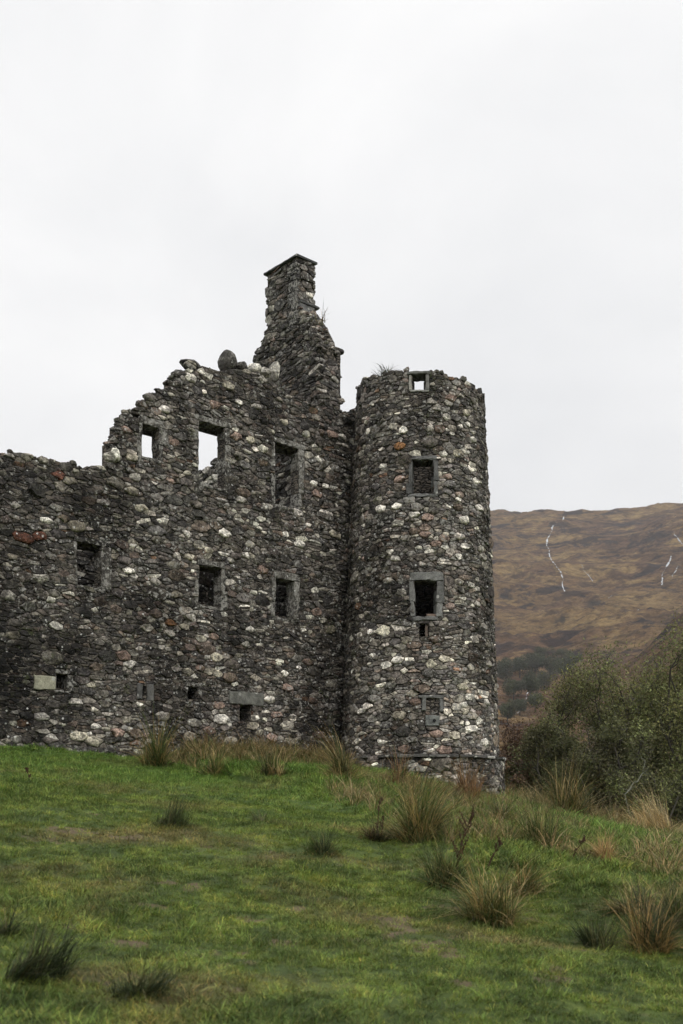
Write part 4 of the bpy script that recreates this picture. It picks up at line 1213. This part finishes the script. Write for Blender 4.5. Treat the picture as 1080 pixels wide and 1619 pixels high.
# ---- rush tussocks, one by one
DK = [(0.040, 0.058, 0.022), (0.062, 0.085, 0.028), (0.028, 0.036, 0.016), (0.12, 0.11, 0.045)]
GR = [(0.085, 0.130, 0.034), (0.13, 0.175, 0.046), (0.050, 0.070, 0.022), (0.040, 0.050, 0.018), (0.32, 0.27, 0.10)]
TN = [(0.50, 0.34, 0.135), (0.26, 0.165, 0.060), (0.62, 0.47, 0.23), (0.10, 0.085, 0.030), (0.075, 0.085, 0.024), (0.055, 0.050, 0.020)]
RU = [(0.28, 0.155, 0.070), (0.15, 0.085, 0.040), (0.36, 0.23, 0.105), (0.070, 0.050, 0.026)]
MX = GR + GR + TN
def tussock(px, py, wpx, hpx, pal, label, seed, n=230, lean=0.30, bend=0.3, fan=None, mop=0.0, name='rush_tussock', cat='rush tussock'):
    b = ground_px(px, py); s = b[1] / F; rng = random.Random(seed); hpx *= 1.22; wpx *= 1.15; n = int(n * 1.6)
    V = []; Fc = []; T = []; m = rng.choice((4, 5, 6, 7)); bw = max(0.006, 0.85 * s)
    for k in range(m):
        a = rng.uniform(0, 6.283); r_ = wpx * s * 0.24 * math.sqrt(rng.random()) * (k > 0); hk = (1.08 if k == 0 else rng.uniform(0.45, 0.95))
        fk = fan if fan is not None and rng.random() < 0.75 else (None if rng.random() < 0.5 else rng.uniform(0, 6.283))
        pk = pal if k == 0 else [rng.choice(pal) for _ in range(3)]
        V1, F1, B1 = blades(rng, int(n * 1.3 / m), wpx * s * rng.uniform(0.07, 0.15), hpx * s * hk, 0.65, bw * rng.uniform(0.75, 1.2), lean * rng.uniform(0.45, 1.1), bend * rng.uniform(0.4, 2.0), 4, fk)
        o = len(V); V += [(x + r_ * math.cos(a), y + r_ * math.sin(a), z) for x, y, z in V1]; Fc += [tuple(q + o for q in f) for f in F1]; T += blade_tones(rng, B1, pk)
    # thatch of bent, dead blades about the foot
    V2, F2, B2 = blades(rng, n // 2, wpx * s * 0.26, hpx * s * (0.42 + 0.3 * mop), 0.5, max(0.006, 0.95 * s), 0.8, 1.0 + mop, 4)
    o = len(V); V += V2; Fc += [tuple(i + o for i in f) for f in F2]; T += blade_tones(rng, B2, pal + TN[:2] if pal is not DK else DK + GR[:2])
    V = np.array(V) + b - [0, 0, 0.03]
    me = make_mesh(name, V, Fc, M_RUSH, True, T)
    return tag(obj(name, me, None, b), label, cat, 'rush tussocks on the slope')
tussock(248, 1213, 62, 66, GR + TN[:2], 'tall green and straw rush tussock against the wall, leftmost at its foot', 1, 320)
tussock(272, 1306, 80, 42, DK, 'dark green rush clump alone on the open turf below the wall', 2, 210, 0.5, 0.35, 0.2)
tussock(543, 1236, 66, 72, TN + GR[:1], 'tall tawny rush tussock in the corner between wall and tower', 3, 320)
tussock(513, 1350, 76, 46, DK + GR, 'dark low rush clump left of the big tawny tussock, mid slope', 4, 220, 0.45)
tussock(655, 1328, 104, 104, MX, 'largest green and tawny tussock, in front of the tower', 5, 520, 0.32, 0.35)
tussock(632, 1248, 44, 50, RU + GR[:1], 'small brown tussock at the left foot of the tower', 6, 180)
tussock(737, 1268, 56, 58, RU, 'russet tussock standing against the tower plinth', 7, 260)
tussock(797, 1304, 64, 52, MX, 'drooping mop-headed tussock just right of the tower foot', 8, 330, 0.4, 0.9, None, 0.8)
tussock(903, 1292, 74, 78, GR + TN, 'tall bushy tussock on the crest in front of the scrub', 9, 380, 0.36)
tussock(860, 1346, 100, 62, GR, 'broad green tussock below the crest, right of the tower', 10, 320, 0.4)
tussock(702, 1400, 84, 74, GR + DK[:2], 'green rush tussock beside the tall dead dock stalk', 11, 300, 0.4)
tussock(772, 1458, 118, 92, MX + TN[:2], 'wide tawny and green tussock lowest on the bank', 12, 460, 0.45, 0.7, None, 0.4)
tussock(832, 1412, 66, 60, TN + GR[:2], 'tawny tussock in the middle of the bank', 13, 240, 0.4, 0.5)
tussock(960, 1366, 56, 48, [TN[0], TN[1], RU[2]], 'small orange-brown tussock on the right of the bank', 14, 200, 0.4, 0.5)
tussock(1046, 1322, 100, 62, [TN[2], TN[0], (0.40, 0.32, 0.18)], 'pale straw tussock on the crest at the right edge', 15, 300, 0.45, 0.4, 2.6)
tussock(945, 1502, 76, 52, DK, 'dark rush clump at the foot of the bank, lower right', 16, 220, 0.4)
tussock(1026, 1502, 90, 82, DK + TN[:2], 'dark rush clump with straw thatch, near the right edge', 17, 330, 0.4, 0.5)
tussock(1072, 1462, 70, 72, GR + DK, 'green rush tussock cut by the right edge of the picture', 18, 240, 0.35)
tussock(48, 1550, 130, 80, DK, 'near dark rush clump leaning right at the lower left', 19, 260, 0.7, 0.4, 0.35)
tussock(214, 1576, 112, 68, DK, 'near dark rush clump at the bottom, right of the leaning one', 20, 230, 0.6, 0.4)
tussock(8, 1478, 66, 46, DK, 'small dark rush clump at the left edge', 21, 160, 0.55)
tussock(596, 1328, 62, 34, DK + RU, 'low brown tussock under the thin dead stems', 22, 190, 0.5, 0.6)
tussock(412, 1300, 60, 20, GR + DK, 'low green tuft on the turf below the middle of the wall', 23, 150, 0.7)
tussock(1005, 1440, 80, 56, TN + GR, 'bent tawny tussock above the dark clumps at lower right', 24, 260, 0.5, 0.9, None, 0.5)
tussock(430, 1228, 60, 40, TN + GR, 'low straw tussock at the foot of the wall, mid length', 25, 200, 0.4)
tussock(335, 1226, 60, 38, GR + TN[:2], 'low green tussock at the wall foot right of the tallest one', 26, 200, 0.4)

def dead_stalk(px, py, hpx, lean, label, seed, side=7):
    b = ground_px(px, py); s = b[1] / F; rng = random.Random(seed); H = hpx * s
    V = []; Fc = []
    def tube(p, q, r0, r1):
        p = np.array(p); q = np.array(q); d = q - p; d = d / np.linalg.norm(d); a = np.cross(d, [0.3, 1, 0.1]); a /= np.linalg.norm(a); c = np.cross(d, a); o = len(V)
        for (pt, r) in ((p, r0), (q, r1)):
            for k in range(4): f = k * math.pi / 2; V.append(tuple(pt + r * (math.cos(f) * a + math.sin(f) * c)))
        for k in range(4): Fc.append((o + k, o + (k + 1) % 4, o + 4 + (k + 1) % 4, o + 4 + k))
    pts_ = [np.array([lean * H * t * t, 0.05 * H * math.sin(3 * t), H * t]) for t in np.linspace(0, 1, 8)]
    for i in range(7): tube(pts_[i], pts_[i + 1], 0.011 * (1 - i / 9), 0.011 * (1 - (i + 1) / 9))
    for i in range(side):
        t = rng.uniform(0.25, 0.95); p = np.array([lean * H * t * t, 0, H * t]); a = rng.uniform(0, 6.28); L_ = H * rng.uniform(0.15, 0.3)
        q = p + [L_ * 0.45 * math.cos(a), L_ * 0.45 * math.sin(a), L_ * 0.8]; tube(p, q, 0.006, 0.003)
        for j in range(14):
            tt = rng.random(); c = p + (q - p) * tt + np.array([rng.uniform(-1, 1), rng.uniform(-1, 1), rng.uniform(-1, 1)]) * 0.012; tube(c, c + [rng.uniform(-.012, .012), rng.uniform(-.012, .012), 0.012], 0.007, 0.003)
    P = np.array(V) + b - [0, 0, 0.03]
    me = make_mesh('dead_dock_stalk', P, Fc, M_STRAW, False, [(0.075, 0.042, 0.024, 1)] * len(V))
    return tag(obj('dead_dock_stalk', me, None, b), label, 'dead plant', 'dead stalks in the grass')
dead_stalk(722, 1396, 112, 0.22, 'tallest dead brown dock stalk, leaning right on the bank', 1, 12)
dead_stalk(597, 1324, 60, 0.05, 'thin dead stalk rising left of the largest tussock', 2, 5)
dead_stalk(604, 1322, 44, 0.1, 'shorter thin dead stalk beside its twin left of the largest tussock', 3, 4)
dead_stalk(47, 1238, 28, -0.25, 'small dead stalk alone on the turf at the left', 4, 5)
dead_stalk(772, 1350 + 26, 50, 0.5, 'short dead stalk leaning right of the tallest one', 5, 5)
dead_stalk(905, 1362, 42, 0.6, 'short dead stalk leaning among green tussocks right of the bank', 6, 4)

# ------------------------------------------------------------------ trees
def tube_into(V, Fc, pts_, radii, sides=5):
    o0 = None
    prev = None
    for i, p in enumerate(pts_):
        d = pts_[min(i + 1, len(pts_) - 1)] - pts_[max(i - 1, 0)]; d = d / (np.linalg.norm(d) + 1e-9)
        a = np.cross(d, [0.31, 0.9, 0.27]); a /= np.linalg.norm(a) + 1e-9; c = np.cross(d, a)
        o = len(V)
        for k in range(sides): f = k * 2 * math.pi / sides; V.append(p + radii[i] * (math.cos(f) * a + math.sin(f) * c))
        if prev is not None:
            for k in range(sides): Fc.append((prev + k, prev + (k + 1) % sides, o + (k + 1) % sides, o + k))
        prev = o

def tree(name, base, H, rx, seed, label, cat='tree', group=None, limbs=8, sec=9, ter=7, leaves=26, leaf=0.10, leafpal=None, barkpal=(0.075, 0.068, 0.055), low=0.15, spread=1.0, twig_n=5, ry=None, top_flat=0.0, trunk_r=0.16):
    rng = random.Random(seed); nr = np.random.default_rng(seed)
    ry = ry or rx
    V = []; Fc = []; tips = []
    TV_ = []; TF_ = []; TTone = []
    base = np.asarray(base, float)
    def grow(p0, p1, r0, r1, wig, n=7, sides=5, sag=0.0):
        L_ = np.linalg.norm(p1 - p0); off = np.zeros(3); res = []
        mid = nr.normal(0, wig * L_, 3)
        for i in range(n + 1):
            t = i / n; q = p0 * (1 - t) + p1 * t + mid * math.sin(math.pi * t) + nr.normal(0, wig * 0.18 * L_, 3) * (0 < i < n) + np.array([0, 0, 1]) * sag * L_ * math.sin(math.pi * t); res.append(q)
        tube_into(V, Fc, res, [r0 + (r1 - r0) * i / n for i in range(n + 1)], sides)
        return res
    for l in range(limbs):
        a = 2 * math.pi * (l + rng.uniform(-.35, .35)) / limbs; rr = rng.uniform(0.25, 0.85) ** 0.8
        zt = H * (low + (1 - low) * math.sqrt(max(0.02, 1 - rr * rr * 0.9)) * rng.uniform(0.72, 1.0))
        end = base + [rx * rr * math.cos(a), ry * rr * math.sin(a), zt]
        st = base + [0.25 * math.cos(a) * spread, 0.25 * math.sin(a) * spread, -0.2]
        main = grow(st, end, trunk_r * rng.uniform(0.6, 1.0), 0.028, 0.09, 9, 6, -0.05)
        for s_ in range(sec):
            t = rng.uniform(0.22, 1.0); i = min(len(main) - 2, int(t * (len(main) - 1))); p = main[i] + (main[i + 1] - main[i]) * rng.random()
            out_ = p - (base + [0, 0, H * 0.42]); out_ = out_ / (np.linalg.norm(out_ / np.array([rx, ry, H * 0.55])) + 1e-6)
            d = out_ * rng.uniform(0.05, 0.25) + nr.normal(0, 1, 3) * [rx * 0.27, ry * 0.27, H * 0.10] + [0, 0, H * 0.05]
            q = p + d
            e_ = (q - base - [0, 0, H * 0.45]) / np.array([rx, ry, H * 0.56]); m = np.linalg.norm(e_)
            if m > 1: q = base + [0, 0, H * 0.45] + (q - base - [0, 0, H * 0.45]) / m * rng.uniform(0.86, 1.04)
            b2 = grow(p, q, 0.030, 0.011, 0.12, 5, 4)
            for k in range(ter):
                j = rng.randrange(1, len(b2)); p2 = b2[j]; L3 = rng.uniform(0.35, 0.95) * (H / 9.0)
                d3 = nr.normal(0, 1, 3) * [0.7, 0.7, 0.55] + [0, 0, 0.5]; d3 = d3 / np.linalg.norm(d3) * L3
                b3 = grow(p2, p2 + d3, 0.010, 0.004, 0.10, 3, 3); tips.append(b3)
    # fine twigs with small leaves
    bt = []
    for b3 in tips:
        for k in range(twig_n):
            p = b3[rng.randrange(len(b3))]; d = nr.normal(0, 1, 3) * 0.17 * (H / 9) + [0, 0, 0.10]; q = p + d
            wv = np.cross(d, nr.normal(0, 1, 3)); wv = wv / (np.linalg.norm(wv) + 1e-9) * 0.0085
            o = len(V); V += [p - wv, p + wv, q]; Fc.append((o, o + 1, o + 2))
    C_ = []; CT = []
    for b3 in tips:
        nl = int(leaves * rng.choice((0.05, 0.3, 0.8, 1.3, 2.4))); cl = np.array(rng.choice(leafpal)) * rng.uniform(0.75, 1.25)
        C_.append(np.array(b3)[nr.integers(0, len(b3), nl)] + nr.normal(0, 0.24 * (H / 9), (nl, 3))); CT.append(np.tile(cl, (nl, 1)))
    C_ = np.concatenate(C_); CT = np.concatenate(CT); nL = len(C_)
    a = nr.normal(0, 1, (nL, 3)); a /= np.linalg.norm(a, axis=1)[:, None]; b_ = np.cross(a, nr.normal(0, 1, (nL, 3))); b_ /= np.linalg.norm(b_, axis=1)[:, None] + 1e-9
    l_ = leaf * nr.uniform(0.6, 1.35, (nL, 1))
    TV_ = np.stack([C_ - a * l_ * .5, C_ + b_ * l_ * .24, C_ + a * l_ * .5, C_ - b_ * l_ * .24], 1).reshape(-1, 3)
    TF_ = np.arange(nL * 4).reshape(-1, 4).tolist()
    TTone = np.repeat(np.c_[CT * nr.uniform(0.5, 1.6, (nL, 1)), np.ones(nL)], 4, axis=0)
    root = empty(name, tuple(base)); tag(root, label, cat, group)
    me = make_mesh('trunk', np.array(V), Fc, M_BARK, True, [(*barkpal, 1)] * len(V)); obj('trunk', me, root, tuple(base))
    if len(TV_):
        me = make_mesh('crown', TV_, TF_, M_LEAF, False, TTone); obj('crown', me, root, tuple(base))
    return root
OLV = [(0.180, 0.205, 0.076), (0.220, 0.240, 0.090), (0.140, 0.155, 0.062), (0.25, 0.245, 0.088), (0.165, 0.150, 0.068)]
DRK = [(0.105, 0.115, 0.050), (0.135, 0.138, 0.058), (0.095, 0.088, 0.047)]
RED = [(0.150, 0.088, 0.058), (0.125, 0.080, 0.052), (0.165, 0.105, 0.062)]
def scrub_pt(px, d):
    x = (px - CX) / F * d; return (x, d, float(ground_z(x, d)) - 0.15)
def zpx(py, d): return EYE + (HOR - py) / F * d
def plant(name, px, d, ytop, wpx, seed, label, **k):
    b = scrub_pt(px, d); H = zpx(ytop, d) - b[2]
    return tree(name, b, H / 1.02, wpx / 2 / F * d, seed, label, **k)
plant('willow_tree', 1012, 43, 1000, 235, 1, 'tallest multi-stemmed willow in the scrub, its crown in full view', leafpal=OLV, limbs=9, sec=11, ter=8, leaves=105, group='willow scrub right of the tower')
plant('willow_tree', 1100, 40, 975, 190, 2, 'willow with dark bare limbs cut by the right edge of the picture', leafpal=OLV, limbs=9, sec=10, ter=7, leaves=110, group='willow scrub right of the tower')
plant('willow_tree', 918, 44, 1052, 150, 3, 'rounded willow left of the tallest one, sloping down to the tower', leafpal=OLV + DRK, limbs=8, sec=10, ter=7, leaves=105, group='willow scrub right of the tower')
plant('willow_bush', 870, 41, 1128, 120, 4, 'dark low willow bush behind the tall tussock on the crest', leafpal=DRK, limbs=8, sec=9, ter=6, leaves=95, cat='bush', group='willow scrub right of the tower', trunk_r=0.07)
plant('willow_bush', 960, 39, 1120, 150, 5, 'dark tangled bush under the tallest willow', leafpal=DRK, limbs=9, sec=9, ter=6, leaves=95, cat='bush', group='willow scrub right of the tower', trunk_r=0.07)
plant('willow_bush', 1050, 37, 1130, 150, 6, 'dark bush low at the right, behind the pale straw tussock', leafpal=DRK + OLV[:2], limbs=9, sec=9, ter=6, leaves=95, cat='bush', group='willow scrub right of the tower', trunk_r=0.07)
plant('bare_bush', 822, 46, 1120, 100, 7, 'reddish brown nearly bare bush beside the tower', leafpal=RED, limbs=9, sec=9, ter=7, leaves=50, cat='bush', twig_n=9, barkpal=(0.07, 0.045, 0.034), trunk_r=0.06, group='bare bushes by the tower')
plant('bare_bush', 862, 50, 1082, 90, 8, 'taller reddish bare bush between the tower and the willows', leafpal=RED, limbs=9, sec=9, ter=7, leaves=50, cat='bush', twig_n=9, barkpal=(0.075, 0.046, 0.034), trunk_r=0.06, group='bare bushes by the tower')
plant('bare_bush', 808, 42, 1185, 80, 9, 'low dark thorny bush at the right foot of the tower', leafpal=DRK + RED, limbs=9, sec=8, ter=6, leaves=80, cat='bush', twig_n=8, barkpal=(0.05, 0.04, 0.03), trunk_r=0.05, group='bare bushes by the tower')

# pale lichened branch poking out of the scrub
b = np.array(scrub_pt(985, 36)); V = []; Fc = []
pp = [np.array([(x - CX) / F * d, d, zpx(y, d)]) for x, y, d in [(1020, 1205, 36), (1016, 1222, 35.6), (1008, 1236, 35.2), (1002, 1237, 35), (994, 1250, 34.8), (988, 1256, 34.6), (992, 1275, 34.3), (1000, 1305, 34.0)]]
tube_into(V, Fc, pp, [0.010, 0.014, 0.024, 0.014, 0.030, 0.014, 0.012, 0.016], 5)
rb = random.Random(3)
for k in range(16):
    q = pp[rb.randrange(0, 7)]; e_ = q + np.array([rb.uniform(-.3, .3), rb.uniform(-.15, .15), rb.uniform(-.05, .3)]); tube_into(V, Fc, [q, (q + e_) / 2 + np.array([rb.uniform(-.05, .05), 0, rb.uniform(-.05, .05)]), e_], [0.012, 0.008, 0.003], 4)
me = make_mesh('lichened_branch', np.array(V), Fc, tone_material('lichen_bark', 0.8, 0.8, 0, 30), False, [(0.13, 0.135, 0.10, 1)] * len(V))
tag(obj('lichened_branch', me, None, pp[-1]), 'pale lichen-covered branch poking out low from the dark scrub', 'branch')

# small plants rooted in the masonry
def wall_plant(p, s, n, pal, label, seed):
    rng = random.Random(seed); V, Fc, B = blades(rng, n, s * 0.35, s, 0.5, 0.02, 0.6, 0.5, 3)
    me = make_mesh('wall_plant', np.array(V) + p, Fc, M_RUSH, True, blade_tones(rng, B, pal)); tag(obj('wall_plant', me, None, p), label, 'plant', 'plants growing on the ruin')
u, v = cross_uv(505, 506, 0.4)
wall_plant(cross_map(u, v - 0.05, 0.45), 0.42, 16, DK + RU, 'thin weed sprouting on the sloping shoulder below the chimney', 1)
wall_plant(tower_map(-1.35, tower_top(-1.35) - 0.06, 0.12), 0.34, 60, DK + GR[:1], 'dark fern tuft growing on the left of the tower rim', 2)
wall_plant(tower_map(-1.6, tower_top(-1.6) - 0.06, 0.15), 0.26, 40, DK, 'smaller fern tuft at the far left of the tower rim', 3)

# ------------------------------------------------------------------ distant trees on the hillside
FART = [(800, 1062, 30, 42), (822, 1056, 30, 36), (846, 1050, 34, 40), (870, 1052, 34, 38), (892, 1058, 30, 34), (812, 1092, 30, 34), (838, 1086, 32, 38), (860, 1078, 30, 32),
        (802, 1128, 30, 36), (846, 1112, 32, 32), (822, 1118, 26, 30), (906, 1046, 26, 30), (858, 1030, 26, 16), (888, 1034, 24, 16)]
FLAB = ['tree hugging the tower edge, uppermost there', 'tree second from the tower in the upper row', 'tree above the white burn', 'tree right of the white burn, upper row', 'tree at the right of the upper row',
        'tree beside the tower, middle row', 'tree left of the burn, middle row', 'tree right of the burn, middle row', 'tree beside the tower, lowest', 'tree right of the burn, lowest', 'tree left of the burn, low in the gully',
        'tree nearest the willow crown', 'small scrubby tree on the bank above the wood', 'small scrubby tree on the bank near the willow']
for i, (x, y, wpx, hpx) in enumerate(FART):
    h = hill_px(x, y + hpx * 0.45)
    if h is None: continue
    d = h[1]; rng = random.Random(500 + i); nr = np.random.default_rng(500 + i)
    H = hpx / F * d; rx = wpx / 2 / F * d
    V = []; Fc = []; T = []
    lobes = [(nr.normal(0, 0.42, 3) * [rx, rx, H * 0.24] + [0, 0, H * 0.60], rng.uniform(0.35, 0.6)) for _ in range(11)]
    for (c, s_) in lobes:
        cl = rng.choice([(0.062, 0.074, 0.040), (0.078, 0.090, 0.044), (0.070, 0.074, 0.046), (0.096, 0.094, 0.050)])
        for k in range(420):
            n_ = nr.normal(0, 1, 3); n_ /= np.linalg.norm(n_); p = c + n_ * [rx * s_, rx * s_, H * 0.30 * s_ / 0.5] * rng.uniform(0.75, 1.05)
            a = nr.normal(0, 1, 3); a /= np.linalg.norm(a); b_ = np.cross(a, n_ + nr.normal(0, .3, 3)); b_ /= np.linalg.norm(b_); l_ = rng.uniform(0.13, 0.34) * H / 9
            o = len(V); V += [p - a * l_, p + b_ * l_ * 0.6, p + a * l_, p - b_ * l_ * 0.6]; Fc.append((o, o + 1, o + 2, o + 3)); kk = rng.uniform(0.75, 1.3); T += [(cl[0] * kk, cl[1] * kk, cl[2] * kk, 1)] * 4
    root = empty('distant_tree', tuple(h)); tag(root, 'dark green distant ' + FLAB[i], 'tree', 'distant trees on the hillside')
    me = make_mesh('crown', np.array(V) + np.array(h), Fc, M_LEAF, False, T); obj('crown', me, root, tuple(h))
    V = []; Fc = []
    tube_into(V, Fc, [np.array([0, 0, -1.0]), np.array([0.1, 0, H * 0.35]), np.array([0.0, 0.1, H * 0.7])], [H * 0.03, H * 0.024, H * 0.01], 5)
    me = make_mesh('trunk', np.array(V) + np.array(h), Fc, M_BARK, True, [(0.05, 0.045, 0.04, 1)] * len(V)); obj('trunk', me, root, tuple(h))

# ------------------------------------------------------------------ damp air
hx, hy0, hy1, hz0, hz1 = 4600, -4600, 4600, -12, 560
hvs = [(x, y, z) for x in (-hx, hx) for y in (hy0, hy1) for z in (hz0, hz1)]
me = bpy.data.meshes.new('haze'); me.from_pydata(hvs, [], [(0, 1, 3, 2), (4, 6, 7, 5), (0, 4, 5, 1), (2, 3, 7, 6), (0, 2, 6, 4), (1, 5, 7, 3)])
mh = bpy.data.materials.new('damp_air'); mh.use_nodes = True; t_ = mh.node_tree; t_.nodes.clear()
ho = t_.nodes.new('ShaderNodeOutputMaterial'); hp = t_.nodes.new('ShaderNodeVolumePrincipled')
hp.inputs['Color'].default_value = (0.86, 0.89, 0.94, 1); hp.inputs['Density'].default_value = 0.00015; hp.inputs['Anisotropy'].default_value = 0.2
t_.links.new(hp.outputs[0], ho.inputs['Volume']); me.materials.append(mh)
tag(obj('haze', me), 'thin pale damp air over the whole glen', 'haze', kind='stuff')
S.cycles.volume_bounces = 1
